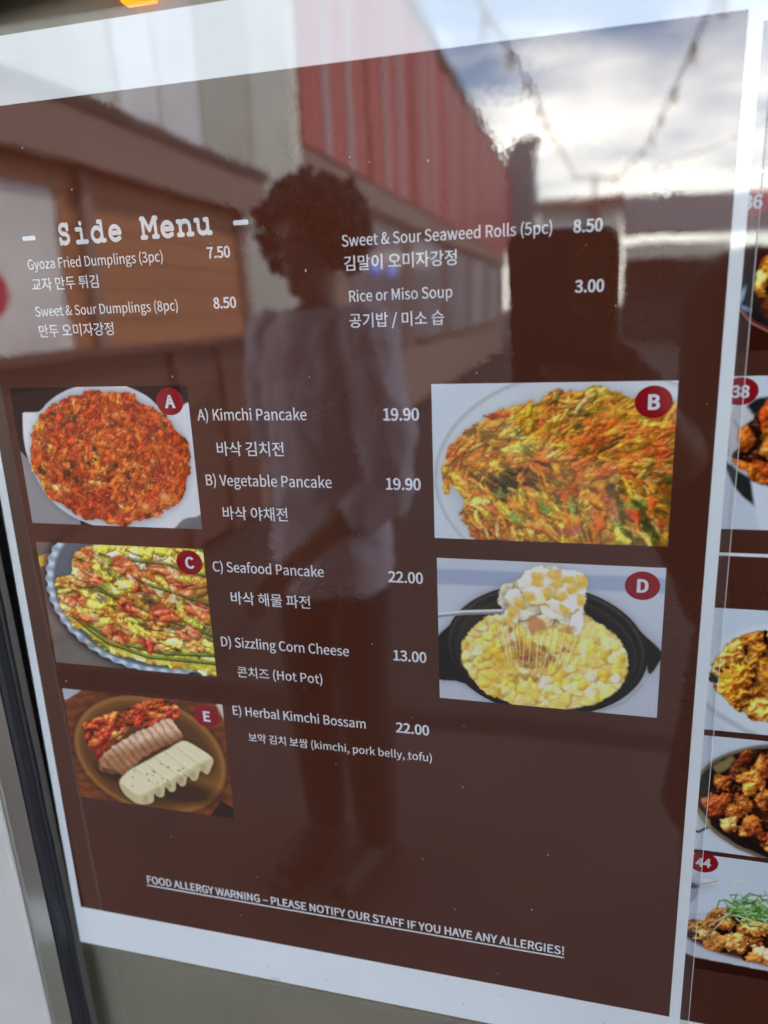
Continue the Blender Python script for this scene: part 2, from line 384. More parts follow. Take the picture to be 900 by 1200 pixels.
box('wall', 1.5, 12, -34, -30.2, 0, 3.0, M_DARKWALL, shed)
mesh_ob('roof', [(1.3, -29.6, 3.5), (12.5, -29.6, 3.5), (12.5, -33, 5.15), (1.3, -33, 5.15)], [(0, 1, 2, 3)], M_SLATE, shed).modifiers.new('t', 'SOLIDIFY').thickness = .1
box('gutter_board', 1.35, 5.0, -29.7, -29.55, 2.75, 3.25, M_CREAM, shed)

# ================================================================== WINDOW
pivot = (-.2494, 0, H - 1.16 * D)
win = empty('window', pivot, 'aluminium framed window with black rubber seal along its left jamb', 'window')
xe = -.2494
def wbox(name, x0, x1, y0, y1, z0, z1, mat, bevel=0): return box(name, x0, x1, y0, y1, z0, z1, mat, win, bevel)
wbox('glass_pane', xe - .012, 1.56, .0012, .0052, .87, 2.03, M_GLASS)
xr = xe + .0028      # the seal sits close to the sheet
mesh_ob('sealant_bead', [(xr - .0042, -.0016, .87), (xe + .0004, .0010, .87), (xr - .0042, .0010, .87), (xr - .0042, -.0016, 2.03), (xe + .0004, .0010, 2.03), (xr - .0042, .0010, 2.03)],
        [(0, 1, 4, 3), (0, 2, 1), (3, 4, 5), (0, 3, 5, 2)], M_BEAD, win)
# rubber seal: extruded lip profile
prof = [(xr - .0041, .001), (xr - .0040, -.0030), (xr - .0046, -.0042), (xr - .0040, -.0056), (xr - .0043, -.0098), (xr - .0052, -.0118), (xr - .009, -.0122), (xr - .012, -.010), (xr - .012, .001)]
nz = 90; V = []; F = []
rr = random.Random(9)
for k in range(nz + 1):
    z = .87 + (2.03 - .87) * k / nz; j = rr.uniform(-.00018, .00018)
    V += [(x + j, y_, z) for x, y_ in prof]
n = len(prof)
for k in range(nz):
    for a in range(n): F.append((k * n + a, (k + 1) * n + a, (k + 1) * n + (a + 1) % n, k * n + (a + 1) % n))
mesh_ob('rubber_seal', V, F, M_RUBBER, win)
wbox('jamb', xr - .0120, xr - .0052, -.0238, -.0124, .80, 2.10, M_ALU, .0006)
wbox('jamb_cover', xr - .085, xr - .0064, -.0262, -.0240, .80, 2.10, M_FACE, .0005)
wbox('jamb_body', xr - .083, xr - .0125, -.0236, .003, .80, 2.10, M_ALU)
wbox('jamb', 1.56, 1.64, -.024, .01, .80, 2.10, M_ALU, .001)
wbox('sill', xe - .012, 1.56, -.034, .01, .80, .868, M_ALU, .001)
wbox('head', xe - .012, 1.56, -.024, .01, 2.032, 2.10, M_ALU, .001)
win.rotation_euler = (0, R(-1.5), 0)
# ---- blind hanging inside
M_BLIND = plain_mat('grey_green_blind', (0.262, 0.218, 0.180), 0.8, noise=(9, 0.28, (1, 1, 2.2)))
blind = empty('roller_blind', (.65, .05, .86), 'dull grey green blind hanging inside behind the window glass', 'blind')
box('fabric', -.40, 1.70, .0142, .0162, .86, 2.06, M_BLIND, blind); box('bottom_bar', -.40, 1.70, .0125, .022, .835, .86, M_ALU, blind)
# ---- lit amber sign between glass and blind, only its foot shows over the menu
amber = empty('lit_amber_sign', (-.153, .012, H + .432 * D), 'small glowing amber sign just above the menu sheet top edge', 'sign')
box('sign_box', -.1640, -.1515, .0065, .0125, H + .414 * D, H + .60 * D, emit_mat('amber_glow', (1.0, .27, .01), .42), amber, .001)

# ================================================================== LETTERING
GLYPH = json.loads(r'''{" ":[62,[]],"!":[90,[[36,62,54,62,57,181,58,210,32,210,33,181],[45,-4,58,2,64,16,58,30,45,35,32,30,27,16,32,2]]],"&":[190,[[73,-4,105,3,132,20,156,5,179,-4,186,18,167,25,147,37,168,72,183,111,159,111,147,78,131,50,102,77,78,108,101,125,118,145,125,169,120,190,106,204,84,209,60,203,43,185,37,161,41,137,51,113,31,97,16,78,10,53,13,35,21,19,35,7,52,-1],[115,33,96,21,76,17,55,22,40,35,35,55,43,76,61,95,86,62],[69,125,62,143,59,161,62,176,71,187,85,191,96,188,102,179,104,168,99,152,86,138]]],"(":[95,[[67,-55,83,-48,63,-6,51,40,47,87,51,134,63,180,83,222,67,229,45,186,31,139,26,87,31,35,45,-12]]],")":[95,[[28,-55,50,-12,64,35,69,87,64,139,50,186,28,229,12,222,32,180,44,134,48,87,44,40,32,-6,12,-48]]],",":[78,[[21,-53,43,-39,57,-19,62,5,59,21,52,32,40,35,27,31,21,17,27,4,40,-1,43,0,39,-16,30,-29,15,-38]]],".":[78,[[39,-4,52,2,57,16,52,30,39,35,26,30,20,16,26,2]]],"/":[110,[[3,-50,22,-50,106,222,87,222]]],"0":[155,[[78,-4,99,1,117,13,130,35,139,65,142,103,139,142,130,171,117,192,99,205,78,209,56,205,38,192,25,171,17,142,14,103,17,65,25,35,38,13,56,1],[78,17,65,20,54,30,46,47,41,71,39,103,41,135,46,159,54,176,65,186,78,189,91,186,102,176,110,159,115,135,117,103,115,71,110,47,102,30,91,20]]],"1":[155,[[25,0,137,0,137,21,96,21,96,205,76,205,58,197,34,191,34,175,71,175,71,21,25,21]]],"2":[155,[[12,0,141,0,141,22,85,22,51,20,93,65,121,107,132,149,129,169,121,186,109,198,92,206,72,209,48,205,28,195,11,179,26,164,45,181,69,188,90,183,102,169,106,148,96,110,65,67,12,15]]],"3":[155,[[74,-4,95,-1,113,6,127,18,136,35,140,55,134,80,118,97,96,107,96,108,116,119,128,136,133,158,130,176,122,190,109,200,92,207,73,209,41,202,16,185,29,168,49,183,72,188,91,184,103,173,107,156,105,143,99,132,88,124,72,118,50,117,50,97,75,95,93,90,105,81,112,70,114,56,108,35,94,22,72,18,51,21,35,30,21,41,8,25,24,11,45,0]]],"4":[155,[[95,0,119,0,119,57,147,57,147,77,119,77,119,205,91,205,6,73,6,57,95,57],[95,77,32,77,79,147,96,177,97,177,95,140]]],"5":[155,[[73,-4,94,-1,112,8,127,23,137,42,141,67,137,91,129,109,115,122,98,130,79,132,62,130,48,124,53,183,131,183,131,205,31,205,24,110,38,101,54,110,72,113,94,107,109,91,115,66,109,40,93,24,71,18,50,21,33,29,20,40,8,24,24,10,45,0]]],"6":[155,[[84,-4,103,-1,119,8,132,22,140,41,143,63,141,86,133,104,121,117,106,125,86,127,62,121,40,103,43,136,51,160,62,176,76,185,93,188,111,184,125,172,140,188,119,203,92,209,68,205,48,193,31,172,20,140,16,98,19,61,29,33,43,13,62,0],[40,82,62,103,82,108,103,103,115,87,119,63,114,39,102,22,84,17,62,24,47,46]]],"7":[155,[[55,0,82,0,85,45,91,84,101,120,118,154,142,190,142,205,14,205,14,183,113,183,81,128,63,70]]],"8":[155,[[78,-4,100,-1,118,6,131,18,140,32,143,49,138,74,125,91,108,103,108,105,121,117,131,134,135,154,133,172,126,187,114,198,98,206,79,208,50,202,30,184,23,156,27,137,37,121,50,109,50,108,32,95,18,76,13,51,16,33,25,18,39,6,57,-1],[92,111,70,122,53,136,46,156,50,174,62,185,79,189,97,184,109,171,113,153,108,131],[79,15,57,20,41,34,36,53,39,72,49,87,64,100,91,88,111,73,118,50,113,32,100,20]]],"9":[155,[[66,-4,88,0,109,13,125,35,136,68,140,111,137,147,127,174,113,193,94,205,71,209,53,206,37,197,24,183,15,165,12,142,15,119,22,101,34,88,50,81,69,78,94,85,116,103,113,70,105,45,94,29,80,20,65,18,46,22,30,33,16,17,37,2],[116,124,95,103,73,97,53,103,41,118,36,142,41,167,54,183,71,189,94,182,109,160]]],"A":[170,[[1,0,27,0,47,63,122,63,142,0,169,0,99,205,71,205],[54,83,64,115,84,184,85,184,106,115,116,83]]],"B":[184,[[28,0,94,0,119,2,141,10,157,22,168,38,171,60,166,84,151,101,130,109,130,111,146,120,156,136,160,155,156,174,147,188,132,198,112,204,89,205,28,205],[54,118,54,185,86,185,113,182,129,171,134,152,129,134,113,122,85,118],[54,21,54,98,90,98,121,94,139,82,146,61,139,38,120,25,90,21]]],"C":[179,[[106,-4,130,0,151,10,169,26,154,42,133,25,107,19,85,23,67,34,54,51,46,75,43,103,46,132,55,155,68,172,86,183,108,186,131,181,150,167,164,184,149,196,130,205,107,209,78,204,53,191,33,169,21,139,16,103,21,66,33,36,52,15,77,1]]],"D":[193,[[28,0,81,0,114,5,141,18,160,39,172,68,176,103,172,139,160,168,141,188,114,201,80,205,28,205],[54,21,54,184,77,184,103,181,124,171,138,154,147,132,150,103,147,75,138,52,124,35,103,25,77,21]]],"E":[165,[[28,0,150,0,150,22,54,22,54,97,132,97,132,119,54,119,54,183,146,183,146,205,28,205]]],"F":[155,[[28,0,54,0,54,92,132,92,132,114,54,114,54,183,146,183,146,205,28,205]]],"G":[193,[[109,-4,135,-1,156,8,172,20,172,106,105,106,105,85,148,85,148,31,132,22,111,19,87,23,68,34,54,51,46,75,43,103,46,132,55,155,69,172,88,183,111,186,137,181,155,167,169,184,155,196,136,205,110,209,80,204,54,191,34,169,21,139,16,103,21,66,33,36,53,15,79,1]]],"H":[204,[[28,0,54,0,54,97,150,97,150,0,176,0,176,205,150,205,150,119,54,119,54,205,28,205]]],"I":[82,[[28,0,54,0,54,205,28,205]]],"K":[181,[[28,0,54,0,54,65,89,107,151,0,180,0,106,127,170,205,141,205,55,102,54,102,54,205,28,205]]],"L":[152,[[28,0,144,0,144,22,54,22,54,205,28,205]]],"M":[227,[[28,0,52,0,52,114,48,174,49,174,66,127,105,21,122,21,161,127,177,174,178,174,175,114,175,0,199,0,199,205,168,205,129,96,115,53,113,53,99,96,59,205,28,205]]],"N":[203,[[28,0,53,0,53,108,50,172,51,172,73,130,148,0,174,0,174,205,150,205,150,99,153,34,152,34,130,76,55,205,28,205]]],"O":[208,[[104,-4,133,1,157,15,176,37,187,67,192,103,187,140,176,169,157,191,133,204,104,209,75,204,51,191,32,169,20,140,16,103,20,67,32,37,51,15,75,1],[104,19,83,23,66,34,54,52,46,75,43,103,46,132,54,155,66,172,83,183,104,186,124,183,141,172,154,155,162,132,165,103,162,75,154,52,141,34,124,23]]],"P":[177,[[28,0,54,0,54,82,88,82,113,84,134,92,150,104,160,122,164,145,160,169,150,186,134,197,112,203,87,205,28,205],[54,103,54,184,83,184,103,183,118,179,129,172,136,161,138,145,132,121,114,107,85,103]]],"R":[178,[[54,108,54,184,89,184,116,181,133,169,138,148,133,126,116,112,89,108],[141,0,170,0,118,90,142,101,158,120,164,148,161,170,151,187,136,197,116,203,92,205,28,205,28,0,54,0,54,87,91,87]]],"S":[167,[[85,-4,109,-1,128,8,143,20,152,36,155,55,149,80,134,97,113,110,83,122,68,130,55,140,49,157,54,172,67,183,88,186,113,181,134,167,148,184,122,202,88,209,67,206,49,199,35,187,26,172,23,155,30,129,45,113,65,102,94,89,112,80,124,69,129,52,123,35,109,23,85,19,55,26,29,45,13,27,33,11,58,0]]],"T":[168,[[71,0,97,0,97,183,159,183,159,205,9,205,9,183,71,183]]],"U":[202,[[101,-4,125,-1,145,8,161,25,171,50,175,85,175,205,150,205,150,84,147,58,141,40,130,28,117,21,101,19,86,21,73,28,62,40,56,58,53,84,53,205,27,205,27,85,31,50,41,25,57,8,77,-1]]],"V":[161,[[66,0,96,0,161,205,135,205,102,94,82,26,81,26,61,94,27,205,0,205]]],"W":[246,[[51,0,82,0,112,124,122,171,124,171,134,124,165,0,196,0,238,205,214,205,192,94,180,27,179,27,164,94,136,205,112,205,83,94,69,27,68,27,55,94,34,205,7,205]]],"Y":[149,[[61,0,87,0,87,80,149,205,122,205,96,147,75,102,74,102,54,147,27,205,0,205,61,80]]],"a":[158,[[61,-4,88,3,111,18,112,18,114,0,135,0,135,94,133,115,127,132,117,145,102,153,83,156,49,149,23,136,33,118,54,130,78,135,98,129,107,115,110,96,75,91,49,83,31,72,20,57,17,39,22,16,38,1],[68,17,54,19,45,27,41,41,48,58,69,71,110,79,110,37,89,22]]],"b":[173,[[93,-4,113,0,131,10,146,27,155,50,159,78,156,105,149,126,137,142,120,152,98,156,73,150,50,135,52,162,52,223,26,223,26,0,46,0,48,16,50,16,71,2],[89,18,71,21,52,34,52,114,72,129,92,134,115,127,128,108,132,78,126,46,111,25]]],"c":[143,[[86,-4,112,1,135,15,124,33,108,22,88,18,63,25,47,45,41,76,47,107,64,127,89,134,105,131,119,121,132,138,113,151,88,156,65,153,45,142,29,126,18,104,15,76,18,48,28,26,43,10,63,0]]],"d":[174,[[78,-4,103,3,124,18,125,18,127,0,148,0,148,223,122,223,122,164,124,138,104,151,81,156,60,152,42,142,28,125,18,103,15,76,18,48,26,26,39,10,56,0],[83,18,60,25,46,45,41,76,47,107,63,127,85,134,104,131,122,118,122,39,103,23]]],"e":[155,[[87,-4,115,1,137,12,128,29,111,20,90,17,65,23,47,42,40,70,142,70,143,85,141,109,133,128,121,143,104,153,83,156,62,152,44,142,29,126,18,103,15,76,18,48,29,26,44,10,64,0],[39,88,47,114,63,130,83,136,104,130,116,114,121,88]]],"f":[91,[[9,131,30,131,30,0,55,0,55,131,88,131,88,152,55,152,55,176,58,193,65,203,77,206,94,202,100,222,88,225,74,227,49,220,35,203,30,176,30,152,9,151]]],"g":[158,[[77,-70,103,-67,124,-60,140,-48,151,-34,154,-17,148,3,130,15,101,19,71,19,55,21,47,27,45,35,47,46,54,54,65,50,77,48,105,55,125,73,132,101,129,119,120,132,151,132,151,152,98,152,77,156,59,154,44,146,31,135,23,120,20,102,26,77,40,61,40,60,28,48,23,31,27,16,37,6,37,5,20,-11,14,-29,22,-52,44,-65],[77,66,61,70,49,82,45,102,49,121,61,133,77,137,93,133,105,121,109,102,105,82,93,70],[81,-52,57,-49,42,-40,37,-26,40,-13,52,0,72,-2,98,-2,115,-4,125,-10,129,-22,123,-37,106,-48]]],"h":[170,[[26,0,52,0,52,110,72,128,93,134,109,129,119,116,122,93,122,0,147,0,147,96,146,117,140,134,131,146,118,154,101,156,73,149,50,131,52,162,52,223,26,223]]],"i":[77,[[26,0,52,0,52,152,26,152],[39,183,51,188,56,201,51,213,39,217,26,212,22,201,26,188]]],"k":[155,[[26,0,51,0,51,40,80,73,124,0,152,0,94,91,145,152,117,152,52,72,51,72,51,223,26,223]]],"l":[80,[[53,-4,68,-1,64,18,59,18,54,20,52,29,52,223,26,223,26,30,29,12,37,0]]],"m":[259,[[26,0,52,0,52,110,71,128,90,134,106,129,115,116,118,93,118,0,143,0,143,110,164,128,182,134,198,129,207,116,210,93,210,0,236,0,236,96,234,117,228,134,219,146,206,154,190,156,163,148,139,127,131,142,117,152,97,156,72,148,50,130,49,130,47,152,26,152]]],"n":[171,[[26,0,52,0,52,110,72,128,93,134,109,129,119,116,122,93,122,0,147,0,147,96,146,117,140,134,131,146,118,154,101,156,73,148,50,130,49,130,47,152,26,152]]],"o":[170,[[85,-4,106,0,126,10,141,26,151,48,155,76,151,104,141,126,126,142,106,153,85,156,63,153,44,142,29,126,18,104,15,76,18,48,29,26,44,10,63,0],[85,18,62,25,46,45,41,76,46,107,62,127,85,134,108,127,124,107,129,76,124,45,108,25]]],"p":[174,[[26,-64,52,-64,52,-13,51,14,72,1,93,-4,113,0,131,10,146,27,155,50,159,78,156,105,149,126,137,142,120,152,98,156,73,150,50,134,49,134,47,152,26,152],[89,18,71,21,52,34,52,114,72,129,92,134,115,127,128,108,132,78,126,46,111,25]]],"r":[109,[[26,0,52,0,52,98,63,118,76,130,90,133,104,131,109,153,93,156,77,152,62,141,50,124,49,124,47,152,26,152]]],"s":[131,[[66,-4,96,3,114,19,121,41,114,64,96,78,75,88,58,94,46,102,42,114,45,125,54,133,70,136,88,132,104,123,117,139,96,151,70,156,41,150,24,135,17,113,24,92,41,78,62,69,78,62,91,53,96,40,93,28,83,19,66,16,42,21,21,34,9,17,35,2]]],"t":[106,[[73,-4,88,-2,102,2,97,21,79,17,65,21,58,30,56,46,56,131,97,131,97,152,56,152,56,195,34,195,32,152,8,151,8,131,30,131,30,47,32,30,36,16,44,5,57,-1]]],"u":[170,[[70,-4,89,0,106,9,120,24,121,24,123,0,145,0,145,152,119,152,119,44,99,25,78,18,62,23,52,36,49,59,49,152,24,152,24,56,25,35,31,18,40,6,53,-1]]],"w":[225,[[50,0,80,0,101,82,111,126,113,126,123,82,145,0,176,0,217,152,193,152,171,64,161,22,160,22,149,64,125,152,101,152,77,64,67,22,65,22,56,64,34,152,8,152]]],"y":[146,[[28,-66,54,-58,72,-40,85,-13,142,152,117,152,90,68,78,25,76,25,61,68,30,152,4,152,65,0,61,-12,53,-29,42,-40,27,-45,15,-42,10,-62]]],"z":[133,[[10,0,125,0,125,21,42,21,122,138,122,152,18,152,18,131,90,131,10,14]]],"–":[150,[[13,70,137,70,137,87,13,87]]],"강":[258,[[131,77,103,75,80,68,63,58,52,45,48,28,52,11,63,-3,80,-13,103,-19,131,-21,159,-19,182,-13,199,-3,210,11,213,28,210,45,199,58,182,68,159,75],[131,59,163,55,183,44,191,28,183,11,163,1,131,-3,99,1,79,11,71,28,79,44,99,55],[187,232,187,80,211,80,211,147,248,147,248,166,211,166,211,232],[25,213,25,194,117,194,110,169,96,146,75,127,48,111,14,98,24,79,64,95,97,117,122,144,137,176,142,213]]],"공":[258,[[127,72,98,70,73,64,55,54,43,41,39,25,43,9,55,-4,73,-13,98,-19,127,-21,157,-19,182,-13,200,-4,212,9,216,25,212,41,200,54,182,64,157,70],[127,54,162,50,185,40,193,25,185,10,162,0,127,-3,93,0,71,10,62,25,71,40,93,50],[41,219,41,200,191,200,191,197,190,167,184,133,207,130,213,166,214,197,214,219],[108,162,108,114,14,114,14,95,243,95,243,114,131,114,131,162]]],"교":[258,[[38,206,38,187,193,187,193,178,192,128,184,68,207,66,215,128,216,178,216,206],[133,117,133,33,93,33,93,117,70,117,70,33,14,33,14,14,243,14,243,33,156,33,156,117]]],"기":[258,[[199,232,199,-22,222,-22,222,232],[29,204,29,185,124,185,117,151,104,119,83,91,54,66,17,44,29,25,74,53,108,85,130,122,143,161,147,204]]],"김":[258,[[198,231,198,89,222,89,222,231],[58,76,58,-18,222,-18,222,76],[199,58,199,1,81,1,81,58],[30,215,30,197,122,197,115,172,101,150,79,131,51,116,17,104,26,86,67,101,101,121,125,148,141,179,146,215]]],"두":[258,[[45,217,45,118,215,118,215,137,69,137,69,198,211,198,211,217],[14,85,14,66,117,66,117,-21,139,-21,139,66,243,66,243,85]]],"만":[258,[[24,209,24,92,141,92,141,209],[118,190,118,110,47,110,47,190],[187,232,187,46,211,46,211,135,248,135,248,155,211,155,211,232],[53,64,53,-16,222,-16,222,3,76,3,76,64]]],"말":[258,[[24,217,24,116,141,116,141,217],[118,199,118,134,47,134,47,199],[187,232,187,103,211,103,211,158,248,158,248,177,211,177,211,232],[50,0,50,-18,220,-18,220,0,73,0,73,29,211,29,211,91,50,91,50,72,188,72,188,46,50,46]]],"물":[258,[[44,223,44,146,213,146,213,223],[190,205,190,164,66,164,66,205],[42,-1,42,-19,221,-19,221,-1,65,-1,65,24,213,24,213,82,140,82,140,106,243,106,243,125,14,125,14,106,117,106,117,82,42,82,42,64,191,64,191,41,42,41]]],"미":[258,[[28,207,28,42,145,42,145,207],[122,188,122,61,51,61,51,188],[198,232,198,-22,221,-22,221,232]]],"바":[258,[[24,210,24,39,142,39,142,210,119,210,119,143,47,143,47,210],[47,125,119,125,119,58,47,58],[185,232,185,-22,209,-22,209,112,250,112,250,132,209,132,209,232]]],"밥":[258,[[24,219,24,104,142,104,142,219,119,219,119,182,47,182,47,219],[47,163,119,163,119,122,47,122],[51,81,51,-18,211,-18,211,81,187,81,187,50,74,50,74,81],[74,32,187,32,187,1,74,1],[187,232,187,92,211,92,211,154,248,154,248,173,211,173,211,232]]],"보":[258,[[64,150,193,150,193,103,64,103],[41,214,41,84,117,84,117,30,14,30,14,10,244,10,244,30,140,30,140,84,216,84,216,214,193,214,193,169,64,169,64,214]]],"삭":[258,[[46,66,46,46,187,46,187,-22,211,-22,211,66],[76,219,76,193,68,157,47,127,13,108,25,89,52,104,74,125,88,152,103,127,123,108,149,94,161,112,129,131,107,158,99,191,99,219],[187,232,187,78,211,78,211,145,248,145,248,165,211,165,211,232]]],"소":[258,[[116,92,116,30,14,30,14,11,244,11,244,30,139,30,139,92],[115,215,115,195,110,171,96,149,75,130,50,116,23,108,33,89,71,103,104,127,128,159,151,127,184,103,223,89,233,108,206,116,181,130,160,149,145,171,140,195,140,215]]],"습":[258,[[43,80,43,-18,213,-18,213,80,190,80,190,50,66,50,66,80],[66,32,190,32,190,0,66,0],[14,116,14,97,243,97,243,116],[117,229,117,217,112,199,98,182,78,169,54,158,27,152,36,134,74,144,106,163,129,188,151,163,183,144,221,134,230,152,203,158,179,169,159,183,145,199,140,217,140,229]]],"쌈":[258,[[52,71,52,-18,216,-18,216,71],[193,53,193,1,75,1,75,53],[193,232,193,84,216,84,216,150,248,150,248,169,216,169,216,232],[120,218,120,194,119,170,111,146,97,123,82,146,75,171,73,194,73,218,51,218,51,194,47,166,35,137,12,115,25,98,48,121,62,150,74,119,97,96,119,119,132,148,146,120,169,98,182,115,159,136,146,164,143,194,143,218]]],"야":[258,[[81,212,60,208,43,196,29,178,21,154,18,124,21,94,29,69,43,51,60,39,81,35,102,39,120,51,133,69,142,94,145,124,142,154,133,178,120,196,102,208],[81,191,103,183,117,159,123,124,117,88,103,64,81,56,60,64,45,88,40,124,45,159,60,183],[185,232,185,-22,209,-22,209,73,249,73,249,92,209,92,209,148,249,148,249,168,209,168,209,232]]],"약":[258,[[46,69,46,50,187,50,187,-22,211,-22,211,69],[85,217,63,214,45,206,31,193,22,176,18,157,22,137,31,120,45,107,63,99,85,97,106,99,124,107,138,120,148,137,151,157,148,176,138,193,124,206,106,214],[85,197,107,192,123,178,128,157,123,135,107,121,85,116,62,121,47,135,41,157,47,178,62,192],[187,232,187,81,211,81,211,119,247,119,247,139,211,139,211,174,247,174,247,193,211,193,211,232]]],"오":[258,[[128,196,164,190,189,174,198,149,195,133,185,119,170,109,151,103,128,101,92,107,68,123,59,149,68,174,92,190],[14,30,14,11,244,11,244,30,140,30,140,83,166,87,189,97,206,110,217,128,220,149,216,171,203,189,184,203,158,212,128,215,98,212,73,203,53,189,41,171,36,149,40,128,51,110,68,97,90,87,117,83,117,30]]],"이":[258,[[198,232,198,-22,221,-22,221,232],[88,212,67,208,49,196,35,178,26,154,23,124,26,94,35,69,49,51,67,39,88,35,109,39,126,51,140,69,149,94,152,124,149,154,140,178,126,196,109,208],[88,191,109,183,124,159,129,124,124,88,109,64,88,56,66,64,51,88,46,124,51,159,66,183]]],"자":[258,[[19,206,19,186,76,186,76,154,67,111,43,72,10,45,24,27,50,47,73,76,88,111,103,79,125,52,151,33,164,52,131,77,108,114,99,154,99,186,155,186,155,206],[185,232,185,-22,209,-22,209,110,250,110,250,129,209,129,209,232]]],"전":[258,[[199,231,199,162,148,162,148,143,199,143,199,46,222,46,222,231],[61,62,61,-16,229,-16,229,3,84,3,84,62],[22,211,22,192,78,192,78,180,70,145,48,116,15,97,27,78,54,93,76,114,90,141,105,117,126,97,152,84,163,102,131,121,110,148,102,180,102,192,157,192,157,211]]],"정":[258,[[139,73,110,71,87,65,69,55,58,42,55,25,58,9,69,-4,87,-14,110,-20,139,-22,168,-20,191,-14,209,-4,220,9,223,25,220,42,209,55,191,65,168,71],[139,55,172,51,193,41,200,25,193,10,172,0,139,-3,106,0,85,10,78,25,85,41,106,51],[199,232,199,166,149,166,149,146,199,146,199,81,222,81,222,232],[22,213,22,194,78,194,78,185,70,151,48,121,15,101,27,83,54,98,76,120,91,147,105,123,126,104,152,90,163,108,131,127,110,154,102,186,102,194,157,194,157,213]]],"즈":[258,[[14,31,14,12,244,12,244,31],[33,206,33,187,117,187,117,176,111,153,97,132,76,114,51,101,25,94,35,75,73,88,106,111,129,143,152,112,185,89,224,76,233,94,206,102,181,115,160,132,146,153,141,176,141,187,224,187,224,206]]],"채":[258,[[66,222,66,185,18,185,18,165,66,165,66,154,59,112,41,75,12,48,25,31,48,50,65,75,77,106,89,77,107,54,129,36,142,54,113,79,94,114,88,154,88,165,136,165,136,185,88,185,88,222],[152,226,152,-9,175,-9,175,110,208,110,208,-22,230,-22,230,232,208,232,208,129,175,129,175,226]]],"치":[258,[[198,232,198,-22,221,-22,221,232],[84,227,84,188,25,188,25,169,84,169,84,150,76,107,52,70,19,45,32,27,59,46,81,72,96,105,112,74,134,49,161,32,174,50,140,73,116,109,107,150,107,169,165,169,165,188,107,188,107,227]]],"콘":[258,[[41,220,41,201,192,201,192,198,191,173,35,168,38,148,190,155,185,116,208,114,214,160,215,198,215,220],[107,134,107,97,14,97,14,78,243,78,243,97,130,97,130,134],[43,57,43,-18,220,-18,220,1,66,1,66,57]]],"튀":[258,[[199,231,199,-22,222,-22,222,231],[36,216,36,111,164,111,164,130,59,130,59,155,156,155,156,173,59,173,59,197,162,197,162,216],[16,66,87,67,87,-14,110,-14,110,68,182,75,181,93,95,87,13,86]]],"파":[258,[[14,41,89,42,171,50,170,68,131,64,131,185,158,185,158,204,17,204,17,185,44,185,44,61,11,61],[67,185,108,185,108,62,67,61],[185,232,185,-22,209,-22,209,111,250,111,250,130,209,130,209,232]]],"해":[258,[[76,152,48,145,29,125,22,95,29,64,48,44,76,37,105,44,124,64,131,95,124,125,105,145],[76,133,94,128,106,114,110,95,106,75,94,61,76,57,59,61,47,75,43,95,47,114,59,128],[65,224,65,188,13,188,13,169,139,169,139,188,88,188,88,224],[152,226,152,-10,174,-10,174,106,206,106,206,-22,228,-22,228,232,206,232,206,125,174,125,174,226]]]}''')
_gc = {}
def glyph_mesh(ch, bold):
    k = (ch, bold)
    if k in _gc: return _gc[k]
    loops = []
    for p in GLYPH[ch][1]:
        loops.append(np.array(p, float).reshape(-1, 2))
    area = sum(float((q[:, 0] * np.roll(q[:, 1], -1) - np.roll(q[:, 0], -1) * q[:, 1]).sum()) for q in loops)
    sg = 1 if area > 0 else -1
    res = []
    for q in loops:
        if bold:
            e = np.roll(q, -1, 0) - q; e /= np.maximum(np.hypot(e[:, 0], e[:, 1]), 1e-6)[:, None]
            nrm = np.stack([e[:, 1], -e[:, 0]], 1) * sg
            pn = np.roll(nrm, 1, 0); m = nrm + pn; l = (m * m).sum(1); m = m * (2 / np.maximum(l, .9))[:, None]
            q = q + m * bold * np.array([1.0, 0.45 if bold < 5 else 0.7])
        res.append(q)
    # group every outer contour with the holes that lie inside it; each group is filled on its own
    def sarea(q): return float((q[:, 0] * np.roll(q[:, 1], -1) - np.roll(q[:, 0], -1) * q[:, 1]).sum()) * sg
    def inside(p, q):
        n = len(q); c = False
        for i in range(n):
            (x1, y1), (x2, y2) = q[i], q[(i + 1) % n]
            if (y1 > p[1]) != (y2 > p[1]) and p[0] < (x2 - x1) * (p[1] - y1) / (y2 - y1) + x1: c = not c
        return c
    groups = [[q] for q in res if sarea(q) > 0]
    for q in res:
        if sarea(q) <= 0:
            cand = [g for g in groups if inside(q.mean(0), g[0]) or inside(q[0], g[0])]
            if cand: min(cand, key=lambda g: sarea(g[0])).append(q)
    flat, out = [], []
    for gi, g in enumerate(groups):
        base = len(flat); pts = [(a, b) for q in g for a, b in q]
        for t in tessellate_polygon([[Vector((a, b, 0)) for a, b in q] for q in g]):
            (ax, ay), (bx, by), (c_x, c_y) = pts[t[0]], pts[t[1]], pts[t[2]]
            cr_ = (bx - ax) * (c_y - ay) - (by - ay) * (c_x - ax)
            if abs(cr_) < 1e-9: continue
            t = t if cr_ > 0 else (t[0], t[2], t[1])
            out.append(tuple(base + i for i in t))
        flat += [(a, b, gi) for a, b in pts]
    _gc[k] = (flat, out); return _gc[k]
def text_vf(s, u0, u1, vbase, bold, ysc, lift):
    nat = sum(GLYPH[c][0] for c in s); k = (u1 - u0) / nat; ky = k * ysc
    V, F = [], []; x = 0
    for c in s:
        if c != ' ':
            fl, tr = glyph_mesh(c, bold); n = len(V)
            V += [P(u0 + (x + a) * k, vbase - b * ky, lift + gi * 2e-6) for a, b, gi in fl]
            F += [tuple(n + i for i in t) for t in tr]
        x += GLYPH[c][0]
    return V, F
def text(name, s, u0, u1, vb, bold, ysc, parent, lift, mat=None):
    V, F = text_vf(s, u0, u1, vb, bold, ysc, lift)
    return mesh_ob(name, V, F, mat or M_INK_WHITE, parent)
